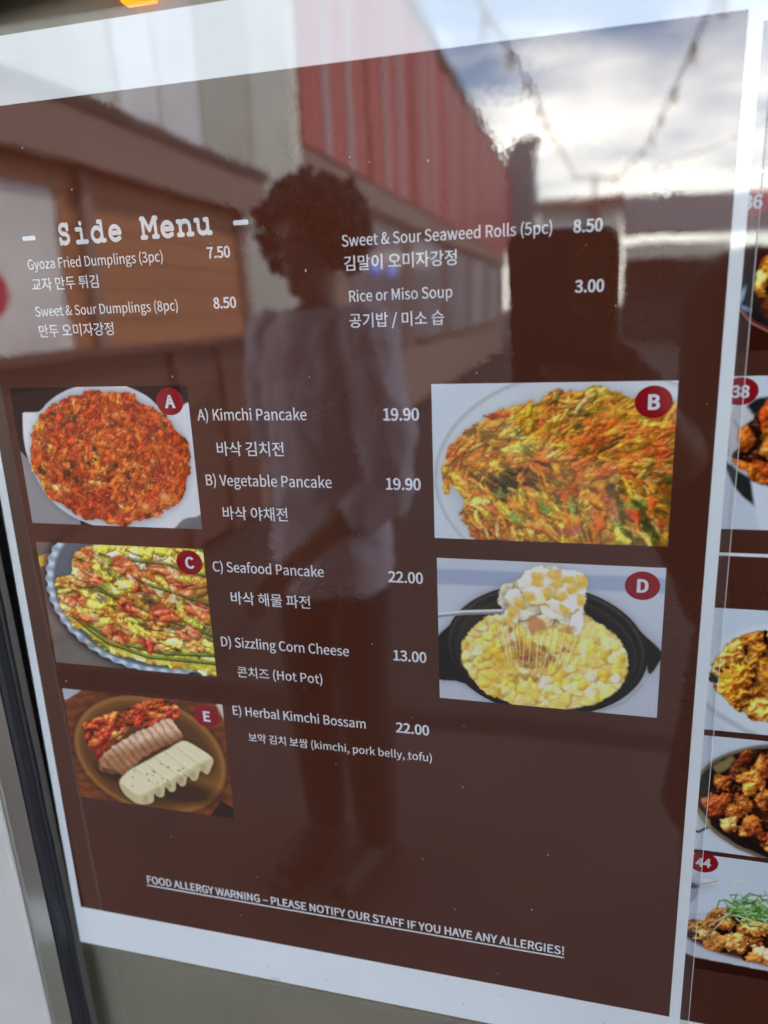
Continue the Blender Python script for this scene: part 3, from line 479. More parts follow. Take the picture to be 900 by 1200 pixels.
def rect(name, u0, u1, v0, v1, lift, mat, parent):
    return mesh_ob(name, [P(u0, v1, lift), P(u1, v1, lift), P(u1, v0, lift), P(u0, v0, lift)], [(0, 1, 2, 3)], mat, parent)
def slab(name, u0, u1, v0, v1, y0, y1, mat, parent):
    return box(name, u0 * D, u1 * D, y0, y1, H - v1 * D, H - v0 * D, mat, parent)
def disc(name, u, v, ru, rv, lift, mat, parent):
    n = 48
    return mesh_ob(name, [P(u + ru * math.cos(2 * math.pi * k / n), v - rv * math.sin(2 * math.pi * k / n), lift) for k in range(n)], [tuple(range(n))], mat, parent)

# slab-serif heading drawn with a round pen; box of 100 x 100 per letter, baseline 0, cap height 62
def arc(cx_, cy_, rx_, ry_, a0, a1, n=14):
    return [(cx_ + rx_ * math.cos(R(a0 + (a1 - a0) * i / n)), cy_ + ry_ * math.sin(R(a0 + (a1 - a0) * i / n))) for i in range(n + 1)]
PEN = {
 'S': [arc(50, 46, 21, 15, 20, 180) + arc(50, 46, 21, 14.5, 180, 268)[1:] + arc(50, 16.5, 22.5, 15, 88, -90)[1:] + arc(50, 16.5, 22.5, 15, -90, -160)[1:], [(70.5, 61), (70.5, 46)], [(28, 15), (28, 1)]],
 'i': [[(28, 43), (53, 43), (53, 2)], [(26, 2), (80, 2)], [(51.5, 61.5), (53.5, 61.5)]],
 'd': [arc(46, 22, 26, 21.5, 25, 335, 26), [(57, 62), (72, 62), (72, 2), (86, 2)], ],
 'e': [[(24, 23), (78, 23)] + arc(51, 22, 27, 21.5, 5, 300, 26)[1:] + [(74, 6)]],
 'M': [[(10, 60), (24, 60), (50, 24), (76, 60), (90, 60)], [(18, 60), (18, 2)], [(82, 60), (82, 2)], [(8, 2), (32, 2)], [(68, 2), (92, 2)]],
 'n': [[(14, 43), (26, 43), (26, 2)], [(26, 32)] + arc(50, 28, 23, 15.5, 160, 0, 12) + [(73, 2)], [(14, 2), (38, 2)], [(62, 2), (86, 2)]],
 'u': [[(12, 43), (26, 43)] + [(26, 17)] + arc(48, 17, 22, 15, 180, 330, 12)[1:], [(58, 43), (72, 43), (72, 2), (86, 2)]],
 '-': [[(20, 26), (80, 26)]],
}
def pen_vf(strokes, fx, half, lift):
    V, F = [], []; dz = 0
    for st in strokes:
        for a, b in zip(st[:-1], st[1:]):
            ax, ay = a; bx, by = b; l = math.hypot(bx - ax, by - ay)
            if l < 1e-6: continue
            th = math.atan2(by - ay, bx - ax); n = len(V)
            ring = [(ax + half * math.cos(th + R(90 + 180 * k / 6)), ay + half * math.sin(th + R(90 + 180 * k / 6))) for k in range(7)]
            ring += [(bx + half * math.cos(th + R(-90 + 180 * k / 6)), by + half * math.sin(th + R(-90 + 180 * k / 6))) for k in range(7)]
            V += [P(*fx(x, y), lift + dz) for x, y in ring]; F.append(tuple(range(n, n + 14))); dz += 1.2e-6
    return V, F

# ================================================================== PRINTED PHOTOGRAPHS (flat prints, painted procedurally)
def smooth_noise(h, w, cell, seed, octs=4, gain=.55):
    rg = np.random.default_rng(seed); out = np.zeros((h, w)); amp = 1; tot = 0
    for o in range(octs):
        c = max(cell / 2 ** o, 1.0); gh, gw = int(h / c) + 3, int(w / c) + 3; g = rg.random((gh, gw))
        yy = np.arange(h) / c; xx = np.arange(w) / c; y0 = yy.astype(int); x0 = xx.astype(int)
        fy = (yy - y0); fx = (xx - x0); fy = fy * fy * (3 - 2 * fy); fx = fx * fx * (3 - 2 * fx)
        a = g[y0][:, x0]; b = g[y0][:, x0 + 1]; c2 = g[y0 + 1][:, x0]; d = g[y0 + 1][:, x0 + 1]
        fx = fx[None, :]; fy = fy[:, None]
        out += amp * ((a * (1 - fx) + b * fx) * (1 - fy) + (c2 * (1 - fx) + d * fx) * fy); tot += amp; amp *= gain
    return out / tot
def blur(a, s):
    h, w = a.shape[:2]; pad = int(3 * s) + 2
    b = np.pad(a, [(pad, pad), (pad, pad)] + [(0, 0)] * (a.ndim - 2), mode='edge')
    ky = np.exp(-2 * (np.pi * np.fft.fftfreq(b.shape[0]) * s) ** 2); kx = np.exp(-2 * (np.pi * np.fft.rfftfreq(b.shape[1]) * s) ** 2)
    k = ky[:, None] * kx[None, :]
    if a.ndim == 3: r = np.stack([np.fft.irfft2(np.fft.rfft2(b[..., i]) * k, s=b.shape[:2]) for i in range(a.shape[2])], -1)
    else: r = np.fft.irfft2(np.fft.rfft2(b) * k, s=b.shape)
    return r[pad:pad + h, pad:pad + w]
class Canvas:
    def __init__(s, w, h, seed, bg):
        s.w, s.h = w, h; s.rg = np.random.default_rng(seed); s.seed = seed
        s.a = np.ones((h, w, 3)) * (np.array(bg, float) / 255)
        s.X, s.Y = np.meshgrid((np.arange(w) + .5) / w, (np.arange(h) + .5) / h)
        s.asp = w / h
    def over(s, mask, col, op=1.0):
        col = np.array(col, float)
        if col.ndim == 1: col = col / 255
        s.a = s.a * (1 - (mask * op)[..., None]) + col * (mask * op)[..., None]
    def poly(s, pts, soft=.7, wob=0, cell=10):
        X, Y = s.X, s.Y
        if wob:
            X = X + (smooth_noise(s.h, s.w, cell, s.seed + 7) - .5) * wob; Y = Y + (smooth_noise(s.h, s.w, cell, s.seed + 8) - .5) * wob * s.asp
        m = np.zeros((s.h, s.w), bool); n = len(pts)
        for i in range(n):
            x1, y1 = pts[i]; x2, y2 = pts[(i + 1) % n]
            if y1 == y2: continue
            c = ((Y >= min(y1, y2)) & (Y < max(y1, y2))) & (X < (x2 - x1) * (Y - y1) / (y2 - y1) + x1); m ^= c
        return np.clip(blur(m.astype(float), soft), 0, 1)
    def ell(s, cx_, cy_, rx_, ry_, soft=.7, wob=0, cell=10, rot=0):
        dx = s.X - cx_; dy = (s.Y - cy_)
        if wob:
            dx = dx + (smooth_noise(s.h, s.w, cell, s.seed + 17) - .5) * wob; dy = dy + (smooth_noise(s.h, s.w, cell, s.seed + 18) - .5) * wob * s.asp
        c, q = math.cos(rot), math.sin(rot); dy = dy / s.asp
        ex, ey = dx * c + dy * q, -dx * q + dy * c
        r = np.sqrt((ex / rx_) ** 2 + (ey * s.asp / ry_) ** 2)
        wpx = soft / (min(rx_ * s.w, ry_ * s.h))
        return np.clip((1 - r) / (2 * wpx) + .5, 0, 1)
    def line(s, pts, wd, col, op=1.0, soft=.6):
        m = np.zeros((s.h, s.w)); px = s.X * s.w; py = s.Y * s.h
        for (x1, y1), (x2, y2) in zip(pts[:-1], pts[1:]):
            x1 *= s.w; x2 *= s.w; y1 *= s.h; y2 *= s.h
            lo_x, hi_x = int(max(0, min(x1, x2) - wd - 3)), int(min(s.w, max(x1, x2) + wd + 4)); lo_y, hi_y = int(max(0, min(y1, y2) - wd - 3)), int(min(s.h, max(y1, y2) + wd + 4))
            if hi_x <= lo_x or hi_y <= lo_y: continue
            qx = px[lo_y:hi_y, lo_x:hi_x]; qy = py[lo_y:hi_y, lo_x:hi_x]; l2 = (x2 - x1) ** 2 + (y2 - y1) ** 2 + 1e-9
            t = np.clip(((qx - x1) * (x2 - x1) + (qy - y1) * (y2 - y1)) / l2, 0, 1)
            d = np.hypot(qx - x1 - t * (x2 - x1), qy - y1 - t * (y2 - y1))
            m[lo_y:hi_y, lo_x:hi_x] = np.maximum(m[lo_y:hi_y, lo_x:hi_x], np.clip((wd / 2 - d) / (2 * soft) + .5, 0, 1))
        s.over(m, col, op)
    def pile(s, mask, n, la, lb, palette, ang=None, relief=1.0, bump=.8, cell=7, light=(-.45, -.6, .66), spec=.25, amb=.42, ao=.5, tint=None, zr=1.0, seed=0, under=None, warm=(.85, 1.05, 1.3), op=1.0, cmix=0.0, csig=3.0, rag=0.0, fine=0.0):
        """heap of little lumps: each lump an ellipsoid (half-axes la, lb in px) with its own colour, lit as in a food photo"""
        rg = np.random.default_rng(s.seed * 31 + seed + 5); h, w = s.h, s.w
        hm = smooth_noise(h, w, 26, s.seed + seed) * 2; col = np.zeros((h, w, 3)); pc = np.array([p[0] for p in palette], float) / 255; pw = np.array([p[1] for p in palette], float); pw /= pw.sum()
        col[:] = pc[0] * .6 if under is None else np.array(under) / 255
        rn = smooth_noise(h, w, 9, s.seed + seed + 90, 3) - .5
        ys, xs = np.nonzero(mask > .4)
        if len(ys) == 0: return
        idx = rg.integers(0, len(ys), n)
        for k in range(n):
            cx_, cy_ = xs[idx[k]], ys[idx[k]]; A = rg.uniform(*la); B = min(A, rg.uniform(*lb)); th = ang(cx_ / w, cy_ / h, rg) if ang else rg.uniform(0, math.pi)
            r = int(A) + 1; x0, x1, y0, y1 = max(0, cx_ - r), min(w, cx_ + r + 1), max(0, cy_ - r), min(h, cy_ + r + 1)
            yy, xx = np.mgrid[y0:y1, x0:x1]; dx = xx - cx_; dy = yy - cy_; c, q = math.cos(th), math.sin(th)
            bend = rg.normal() * .25 / A
            ex = (dx * c + dy * q); ey = (-dx * q + dy * c) + bend * ex * ex
            r2 = ((ex / A) ** 2 + (ey / B) ** 2) * (1 + rag * rn[y0:y1, x0:x1])
            z = np.where(r2 < 1, np.sqrt(np.clip(1 - r2, 0, 1)) * B * relief + rg.uniform(0, B * zr), -9)
            cur = hm[y0:y1, x0:x1]; up = z > cur
            if up.any():
                cc = pc[rg.choice(len(pc), p=pw)] * rg.uniform(.82, 1.18)
                if tint: cc = tint(cx_ / w, cy_ / h, cc, rg)
                cur[up] = z[up]; col[y0:y1, x0:x1][up] = cc
        hm = hm + (smooth_noise(h, w, cell, s.seed + 50 + seed, 4, .6) - .5) * bump * 6
        if fine: hm = hm + (smooth_noise(h, w, 3.2, s.seed + 60 + seed, 2, .6) - .5) * fine
        if cmix: col = col * (1 - cmix) + blur(col, csig) * cmix
        g = blur(hm, .6); gy, gx = np.gradient(g); nz_ = 1 / np.sqrt(gx ** 2 + gy ** 2 + 1); L = np.array(light) / np.linalg.norm(light)
        lam = np.clip((-gx * L[0] - gy * L[1] + L[2]) * nz_, 0, 1.3)
        hv = L + np.array([0, 0, 1]); hv /= np.linalg.norm(hv); sp = np.clip((-gx * hv[0] - gy * hv[1] + hv[2]) * nz_, 0, 1) ** 28
        occ = np.clip((hm - blur(hm, 7)) * .12, -1, .4)
        sh = (amb + (1.25 - amb) * lam) * (1 + ao * occ)
        sh = np.clip(sh, .05, 1.6)[..., None]; pw_ = np.where(sh < 1, sh ** np.array(warm), sh)
        out = np.clip(col * pw_ + spec * sp[..., None], 0, 1)
        s.over(mask, blur(out, .6), op)
    def finish(s, grain=.012, sat=1.0):
        a = blur(s.a, .5); a = a + s.rg.normal(0, grain, a.shape)
        l = a.mean(-1, keepdims=True); a = l + (a - l) * sat * 1.07; a = a + .05 * (a - .45)
        return np.clip(a, 0.004, 1)

def spl(pts, n=6):
    o = []; m = len(pts)
    for i in range(m):
        p0, p1, p2, p3 = [np.array(pts[(i + j - 1) % m], float) for j in range(4)]
        for k in range(n):
            t = k / n; o.append(tuple(.5 * (2 * p1 + (p2 - p0) * t + (2 * p0 - 5 * p1 + 4 * p2 - p3) * t * t + (3 * p1 - p0 - 3 * p2 + p3) * t ** 3)))
    return o

def paint_kimchi_pancake():
    c = Canvas(380, 270, 11, (14, 10, 10))
    table = c.poly([(0, .45), (.3, .9), (.3, 1.01), (0, 1.01)]); c.over(table, (150, 150, 156))
    c.over(c.poly([(.6, 1.01), (1.01, .8), (1.01, 1.01)]), (150, 152, 158)); c.over(c.poly([(.8, 1.01), (1.01, .9), (1.01, 1.01)], 8), (110, 112, 118))
    plate = c.poly(spl([(.035, .46), (.05, .21), (.07, .175), (.155, .17), (.22, .10), (.32, .03), (.46, -.02), (.62, -.02), (.77, .06), (.85, .15), (.93, .155), (1.03, .16), (1.03, .82), (.9, .93), (.8, 1.02), (.5, 1.03), (.33, .98), (.2, .89), (.1, .74)], 4), 1)
    c.over(blur(plate, 7), (60, 60, 66), .5); c.over(plate, (220, 227, 235))
    inner = c.ell(.51, .51, .47, .515, 9); c.over(plate * inner, (190, 200, 212), .75); c.over(plate * c.ell(.1, .3, .12, .2, 30), (236, 240, 246), .6)
    cake = c.ell(.515, .505, .452, .482, 1.0, wob=.085, cell=26)
    c.over(blur(cake, 5) * plate, (120, 100, 95), .6)
    pal = [((208, 92, 30), 9), ((192, 70, 22), 7), ((220, 112, 40), 6), ((174, 54, 20), 3), ((228, 140, 60), 2.0), ((96, 56, 26), .8), ((238, 186, 118), .7), ((160, 48, 24), 1.5)]
    def ang(x, y, rg): return math.atan2(y - .5, x - .5) + 1.57 + rg.normal() * .8
    g1 = smooth_noise(270, 380, 46, 91, 3)
    def tint(x, y, cc, rg):
        k = g1[min(269, int(y * 270)), min(379, int(x * 380))] - .5
        return np.clip(cc * np.array((1 + .35 * k, 1 + 1.3 * k, 1 + 1.2 * k)), 0, 1)
    c.pile(cake, 900, (8, 20), (4, 8), pal, ang, relief=.45, bump=.7, cell=9, spec=.10, amb=.6, zr=.6, cmix=.6, csig=3, tint=tint, rag=1.0)
    c.pile(cake * np.clip(smooth_noise(270, 380, 14, 19) * 4 - 1.4, 0, 1), 2300, (3, 11), (1.3, 3.2), pal, ang, relief=.6, bump=.6, cell=5, spec=.22, amb=.55, zr=.8, cmix=.35, csig=2, tint=tint, rag=.8, fine=1.0, seed=4, op=.75)
    rg = c.rg
    for _ in range(80):
        t = rg.uniform(0, 6.28); r = math.sqrt(rg.uniform(0, .9)); x, y = .515 + .42 * r * math.cos(t), .505 + .44 * r * math.sin(t); a = rg.uniform(0, 3.1); l = rg.uniform(.006, .02)
        c.line([(x - l * math.cos(a), y - l * math.sin(a)), (x + .004, y + .006), (x + l * math.cos(a), y + l * math.sin(a))], rg.uniform(1.4, 3.4), (64, 38, 20) if rg.random() < .6 else (78, 72, 34), .6, 1.2)
    for x, y, r in ((.11, .60, .02), (.26, .62, .022), (.31, .67, .02), (.30, .56, .012), (.45, .44, .016), (.44, .50, .014), (.62, .62, .015), (.12, .36, .012), (.16, .42, .012), (.40, .55, .012), (.7, .22, .01)):
        c.over(c.ell(x, y, r, r * 1.3, 2.5, .05, 6), (48, 32, 20), .75)
    for x, y, r in ((.81, .77, .038), (.7, .85, .03), (.77, .52, .02), (.6, .2, .02), (.58, .66, .022), (.75, .9, .02), (.67, .55, .016)):
        c.over(c.ell(x, y, r, r * 1.2, 3, .06, 8), (232, 152, 80), .65); c.over(c.ell(x - .004, y - .006, r * .5, r * .45, 3), (248, 206, 150), .55)
    return c.finish(.015, .93)
def paint_vegetable_pancake():
    c = Canvas(430, 304, 12, (214, 226, 238))
    c.over(c.ell(.66, .60, .655, .68, 2.0), (186, 192, 198)); c.over(c.ell(.663, .605, .645, .665, 3), (216, 224, 232))
    c.over(c.ell(.68, .63, .60, .60, 10), (200, 208, 216), .9)
    cake = c.poly(spl([(.045, .50), (.10, .35), (.22, .23), (.34, .14), (.43, .12), (.52, .05), (.62, .06), (.70, .035), (.80, .08), (.90, .12), (1.04, .22), (1.04, 1.04), (.6, 1.04), (.21, 1.02), (.16, .93), (.125, .84), (.14, .74), (.09, .65), (.075, .70), (.05, .66)], 4), 1.0, .045, 12)
    c.over(blur(cake, 5), (150, 140, 120), .5)
    pal = [((222, 164, 62), 7), ((208, 138, 46), 6), ((232, 190, 92), 4), ((216, 112, 44), 3.5), ((176, 110, 40), 3), ((200, 76, 40), 1.2), ((134, 128, 50), 1.2), ((84, 74, 34), .8), ((236, 214, 146), 1.2)]
    g1 = smooth_noise(304, 430, 60, 81, 3)
    def at(m, x, y): return m[min(303, int(y * 304)), min(429, int(x * 430))]
    def tint(x, y, cc, rg):
        k = at(g1, x, y) - .5
        cc = np.clip(cc * np.array((1 + .5 * k, 1 + 1.0 * k, 1 + 1.0 * k)), 0, 1)
        if y > .68 and rg.random() < .22: return np.array([(204, 104, 84), (140, 164, 76), (220, 128, 70)][rg.integers(3)]) / 255
        if (x - .33) ** 2 + (y - .6) ** 2 < .014 and rg.random() < .6: return np.array((96, 76, 34)) / 255 * rg.uniform(.6, 1.2)
        if x > .58 and .25 < y < .55 and rg.random() < .35: return np.array((222, 110, 48)) / 255
        if x > .8 and y > .55 and rg.random() < .3: return np.array((74, 78, 30)) / 255
        return cc
    def ang(x, y, rg): return (-.6 if x < .4 and y < .55 else .75 if x < .6 and y > .5 else 1.05 if y > .6 else -.42 + .9 * (y - .3)) + rg.normal() * .42
    c.pile(cake, 420, (14, 40), (5, 11), pal[:6], ang, relief=.4, bump=.8, cell=12, spec=.14, amb=.66, zr=.6, cmix=.6, csig=4, tint=tint, rag=1.2, warm=(.8, 1.0, 1.15))
    m2 = cake * np.clip(smooth_noise(304, 430, 22, 29) * 5 - 1.9, 0, 1)
    c.pile(m2, 800, (9, 34), (1.8, 4.4), pal, ang, relief=.55, bump=.6, cell=8, spec=.22, amb=.62, zr=.9, cmix=.35, csig=2.2, tint=tint, rag=.9, fine=.6, seed=6, op=.85)
    for x, y, r, k, ro in ((.62, .27, .03, (92, 88, 44), 1.2), (.37, .30, .022, (72, 98, 40), 1.0), (.31, .25, .014, (72, 92, 38), .4), (.3, .69, .035, (150, 176, 80), .3), (.48, .77, .04, (120, 158, 64), .9), (.26, .77, .022, (172, 44, 40), .4), (.53, .71, .035, (72, 80, 34), 1.0), (.34, .61, .05, (66, 56, 28), -.1), (.31, .645, .04, (60, 52, 28), -.1), (.77, .66, .04, (58, 60, 26), .8), (.92, .86, .045, (52, 62, 28), .9), (.89, .76, .03, (70, 80, 30), 1.2), (.89, .58, .012, (76, 116, 40), 0), (.60, .92, .05, (206, 104, 104), -.3), (.37, .5, .03, (198, 92, 72), .1), (.25, .46, .012, (150, 44, 34), 0), (.24, .32, .05, (104, 96, 46), .2), (.42, .42, .035, (110, 100, 44), .3), (.66, .39, .03, (96, 92, 40), -.5), (.83, .55, .02, (140, 60, 50), .2), (.16, .82, .02, (120, 50, 40), .6), (.97, .84, .03, (214, 96, 60), -.7)):
        c.over(c.ell(x, y, r, r * .62, 2.4, .06, 8, rot=ro), k, .68)
    for _ in range(200):
        x, y = c.rg.uniform(.05, 1), c.rg.uniform(.05, 1)
        if at(cake, x, y) < .5: continue
        a = ang(x, y, c.rg); l = c.rg.uniform(.008, .035); k = [(244, 210, 122), (84, 66, 32), (224, 110, 44), (116, 116, 50), (238, 196, 100)][c.rg.integers(5)]
        c.line([(x - l * math.cos(a), y - l * math.sin(a)), (x + .003, y + .004), (x + l * math.cos(a), y + l * math.sin(a) * 1.2)], c.rg.uniform(1, 2.8), k, .5, 1.0)
    c.over(cake * np.clip(smooth_noise(304, 430, 16, 66) * 5 - 3.1, 0, 1), (150, 82, 34), .4)
    return c.finish(.013)
def paint_seafood_pancake():
    c = Canvas(370, 262, 13, (112, 104, 100))
    c.over(smooth_noise(262, 370, 30, 5), (150, 142, 136), .35)
    c.over(c.poly([(0, .12), (.28, 0), (.36, 0), (.02, .20), (0, .20)]), (236, 196, 70))
    for t in (.03, .12, .2): c.over(c.poly([(t, .13 - t * .43), (t + .04, .11 - t * .43), (t + .05, .16 - t * .43), (t + .01, .18 - t * .43)], 1.2), (224, 150, 130))
    c.line([(.03, .2), (.35, .015)], 3, (60, 50, 46), .6, 2)
    rr_ = np.sqrt(((c.X - .66) / .645) ** 2 + ((c.Y - .36) / .665) ** 2); th = np.arctan2((c.Y - .36) / .66, (c.X - .66) / .645)
    c.over(blur(np.clip((1.02 - rr_) * 40, 0, 1), 8), (24, 22, 24), .9)
    fl = .5 + .5 * np.sin(th * 46)
    plate = np.clip((1.0 - .022 * fl - rr_) * 90, 0, 1)
    c.over(plate, np.stack([(150 + 70 * fl) / 255, (168 + 62 * fl) / 255, (190 + 48 * fl) / 255], -1)); c.over(plate * np.clip((.93 - rr_) * 30, 0, 1), (96, 106, 118))
    cake = c.poly(spl([(.075, .37), (.10, .27), (.19, .25), (.22, .12), (.30, .03), (.45, -.02), (1.05, -.02), (1.05, .93), (.8, .95), (.58, .93), (.37, .86), (.22, .74), (.11, .58)], 4), 1, .06, 20)
    c.over(blur(cake, 4), (30, 30, 24), .7)
    pal = [((228, 218, 96), 9), ((238, 230, 146), 6), ((206, 200, 80), 5), ((214, 164, 76), 3), ((190, 108, 50), 2.5), ((130, 146, 62), 1.5), ((242, 240, 214), 1.2)]
    def ang(x, y, rg): return .30 + rg.normal() * .35
    g1 = smooth_noise(262, 370, 40, 3, 3)
    def tint(x, y, cc, rg):
        k = g1[min(261, int(y * 262)), min(369, int(x * 370))]
        return cc * .45 + np.array((180, 92, 44)) / 255 * .55 if k > .55 and y < .8 else cc
    c.pile(cake, 420, (12, 34), (5, 12), pal, ang, relief=.5, bump=.9, cell=10, spec=.3, amb=.55, zr=.7, cmix=.55, csig=3.5, tint=tint, rag=1.2)
    c.over(c.poly(spl([(.12, .58), (.24, .73), (.40, .86), (.60, .92), (1.02, .95), (1.02, .90), (.62, .86), (.44, .79), (.28, .66)], 3), 2), (212, 204, 84), .6)
    for pts in (((.16, .58), (.26, .70), (.36, .79), (.6, .88), (1, .885)), ((.24, .64), (.34, .73), (.46, .79), (.7, .84), (1, .82)), ((.62, .28), (.8, .34), (1, .42)), ((.5, .10), (.75, .12), (1, .2)), ((.35, .36), (.52, .44), (.74, .56), (1, .66))):
        c.line(list(pts), c.rg.uniform(5, 8), (112, 136, 58), .75, 2); c.line([(x, y + .012) for x, y in pts], 3, (44, 50, 24), .8, 1.2)
    for x, y, r, a in ((.31, .27, .075, .1), (.19, .46, .065, -.2), (.25, .60, .07, .1), (.41, .72, .085, .3), (.62, .77, .08, .2), (.77, .19, .08, .3), (.53, .17, .09, .5), (.52, .47, .08, .4), (.73, .52, .09, .3), (.86, .66, .08, .1), (.84, .31, .07, .2), (.63, .34, .07, .1), (.93, .47, .08, .2)):
        m = c.ell(x, y, r, r * .78, 1.8, .07, 12, rot=a)
        c.over(blur(m, 3), (60, 24, 16), .5)
        c.pile(m, 5, (14, 24), (7, 12), [((212, 104, 62), 4), ((224, 132, 82), 3), ((184, 70, 46), 2), ((236, 176, 128), 1.2)], lambda x_, y_, rg, a=a: a + rg.normal() * .5, relief=.6, bump=.7, cell=11, spec=.5, under=(196, 92, 54), amb=.55, seed=int(x * 100), cmix=.4, csig=2.5, rag=1.0, op=.85)
    for _ in range(75):
        x, y = c.rg.uniform(.15, 1), c.rg.uniform(.05, .85); l = c.rg.uniform(.015, .07); a = ang(x, y, c.rg)
        c.line([(x - l * math.cos(a), y - l * math.sin(a)), (x, y + .012), (x + l * math.cos(a), y + l * math.sin(a))], c.rg.uniform(1.2, 3.4), [(52, 24, 18), (110, 44, 28), (70, 78, 34), (244, 238, 190), (150, 60, 40)][c.rg.integers(5)], .62, 1.1)
    for x, y in ((.45, .34), (.5, .3), (.56, .26), (.72, .36), (.8, .4), (.36, .42)): c.over(c.ell(x, y, .03, .02, 2, .05, 8, rot=.9), (240, 238, 214), .8)
    for x, y in ((.37, .43), (.6, .62), (.64, .42), (.42, .2)): c.over(c.ell(x, y, .035, .03, 3, .06, 8), (62, 48, 40), .6)
    return c.finish(.013, 1.05)
def paint_corn_cheese():
    c = Canvas(430, 304, 14, (203, 212, 226))
    c.over(c.poly([(0, .075), (1, .065), (1, .16), (0, .18)], 2), (164, 178, 208), .9); c.over(c.poly([(0, .5), (1, .4), (1, 1), (0, 1)], 20), (190, 194, 208), .5)
    pot = c.ell(.49, .60, .455, .455, 1); pot = np.maximum(pot, c.poly(spl([(.82, .33), (.93, .45), (1.0, .55), (.985, .64), (.955, .70), (.93, .62), (.85, .75)], 4), 1)); pot = np.maximum(pot, c.poly(spl([(.16, .38), (.03, .5), (-.02, .62), (-.02, .84), (.08, .86), (.2, .85)], 4), 1))
    c.over(blur(pot, 9), (110, 112, 124), .6); c.over(pot, (22, 20, 19))
    c.over(np.clip(c.ell(.49, .59, .44, .44, 1) - c.ell(.49, .605, .43, .43, 2), 0, 1), (80, 76, 70), .7)
    c.over(np.clip(c.ell(.49, .61, .41, .40, 1) - c.ell(.49, .625, .395, .385, 3), 0, 1), (66, 60, 50), .6)
    c.over(c.ell(.2, .45, .12, .2, 14, rot=.5) * pot, (70, 62, 46), .5)
    c.line([(.74, 1), (.86, .91), (.93, .78)], 2, (150, 150, 150), .6)
    corn = c.ell(.487, .66, .378, .362, 1.5, .03, 14)
    c.over(blur(corn, 4), (120, 90, 40), .5)
    pal = [((238, 200, 76), 6), ((244, 214, 112), 4), ((246, 232, 178), 4), ((230, 180, 56), 3), ((242, 234, 200), 2.5)]
    def tint(x, y, cc, rg): return np.array((206, 150, 76)) / 255 * rg.uniform(.75, 1.1) if ((x - .43) / .11) ** 2 + ((y - .67) / .12) ** 2 < 1 and rg.random() < .5 else cc
    c.pile(corn, 60, (22, 44), (14, 26), [((240, 212, 118), 5), ((242, 222, 150), 3), ((234, 196, 84), 5)], relief=.22, bump=.8, cell=22, spec=.10, amb=.78, ao=.3, zr=.3, under=(242, 218, 146), cmix=.6, csig=8, warm=(.5, .75, 1.2), rag=.8)
    km = corn * np.clip(smooth_noise(304, 430, 34, 9, 3) * 5 - 1.9, 0, 1)
    c.pile(km, 240, (8, 13), (7, 10), pal, relief=.45, bump=.4, cell=14, spec=.16, amb=.74, ao=.35, zr=.5, tint=tint, under=(240, 214, 138), cmix=.3, csig=4, warm=(.6, .8, 1.25), rag=.5, seed=2, op=.8)
    c.a = np.where((corn > .5)[..., None], blur(c.a, .8), c.a)
    c.over(c.ell(.43, .64, .09, .09, 10, .14, 12), (150, 86, 46), .5)
    for _ in range(12): x, y = .43 + c.rg.normal() * .06, .64 + c.rg.normal() * .06; c.over(c.ell(x, y, .014, .016, 2, .03), (160, 84, 56), .6)
    for x in (.265, .28, .30, .325, .35, .37, .40, .43, .46, .49, .52, .55, .58, .61, .635):
        x2 = x + (.45 - x) * .18 + c.rg.uniform(-.012, .012); yb = .62 + c.rg.uniform(-.03, .12)
        c.line([(x, .40), (x + .01, .48), (x2, yb)], 3.2, (150, 112, 60), .25, 1.6); c.line([(x, .40), (x + .006, .48), (x2 - .004, yb)], c.rg.uniform(1.4, 2.6), (250, 236, 186), .8, .9)
    lump = c.poly(spl([(.28, .25), (.30, .17), (.37, .12), (.42, .05), (.50, .02), (.56, .04), (.66, .06), (.68, .16), (.66, .30), (.67, .40), (.63, .47), (.58, .40), (.48, .45), (.44, .48), (.38, .42), (.32, .42), (.30, .34)], 4), 1.2, .03, 12)
    c.over(blur(lump, 4), (120, 90, 40), .35)
    c.pile(lump, 34, (20, 38), (12, 22), [((242, 236, 206), 6), ((248, 242, 222), 4), ((244, 228, 168), 3)], relief=.4, bump=.5, cell=20, spec=.2, amb=.76, zr=.5, seed=3, cmix=.5, csig=4, under=(236, 228, 196), rag=.8)
    for x, y in ((.46, .14), (.53, .08), (.60, .10), (.65, .11), (.50, .20), (.42, .23), (.58, .31), (.65, .23), (.61, .16), (.35, .34), (.46, .09), (.55, .14), (.38, .28), (.33, .4), (.56, .22)):
        kr = c.rg.uniform(.020, .034); ro = c.rg.uniform(0, 3); c.over(c.ell(x, y + .005, kr * 1.1, kr * 1.15, 4, .03, 9, rot=ro), (206, 164, 78), .45); c.over(c.ell(x, y, kr, kr * .95, 2.4, .03, 9, rot=ro), (238, 194, 70), .95); c.over(c.ell(x - .006, y - .010, kr * .5, kr * .4, 5), (250, 234, 174), .7)
    c.over(c.poly(spl([(.43, .36), (.48, .38), (.50, .44), (.46, .46), (.44, .5), (.42, .42)], 4), 2), (206, 142, 84), .8); c.over(c.ell(.60, .44, .035, .02, 3, .03), (200, 140, 70), .7)
    c.line([(-.02, .405), (.12, .37), (.30, .345)], 9, (150, 152, 160)); c.line([(-.02, .395), (.12, .36), (.30, .335)], 5, (226, 230, 236))
    return c.finish(.012)
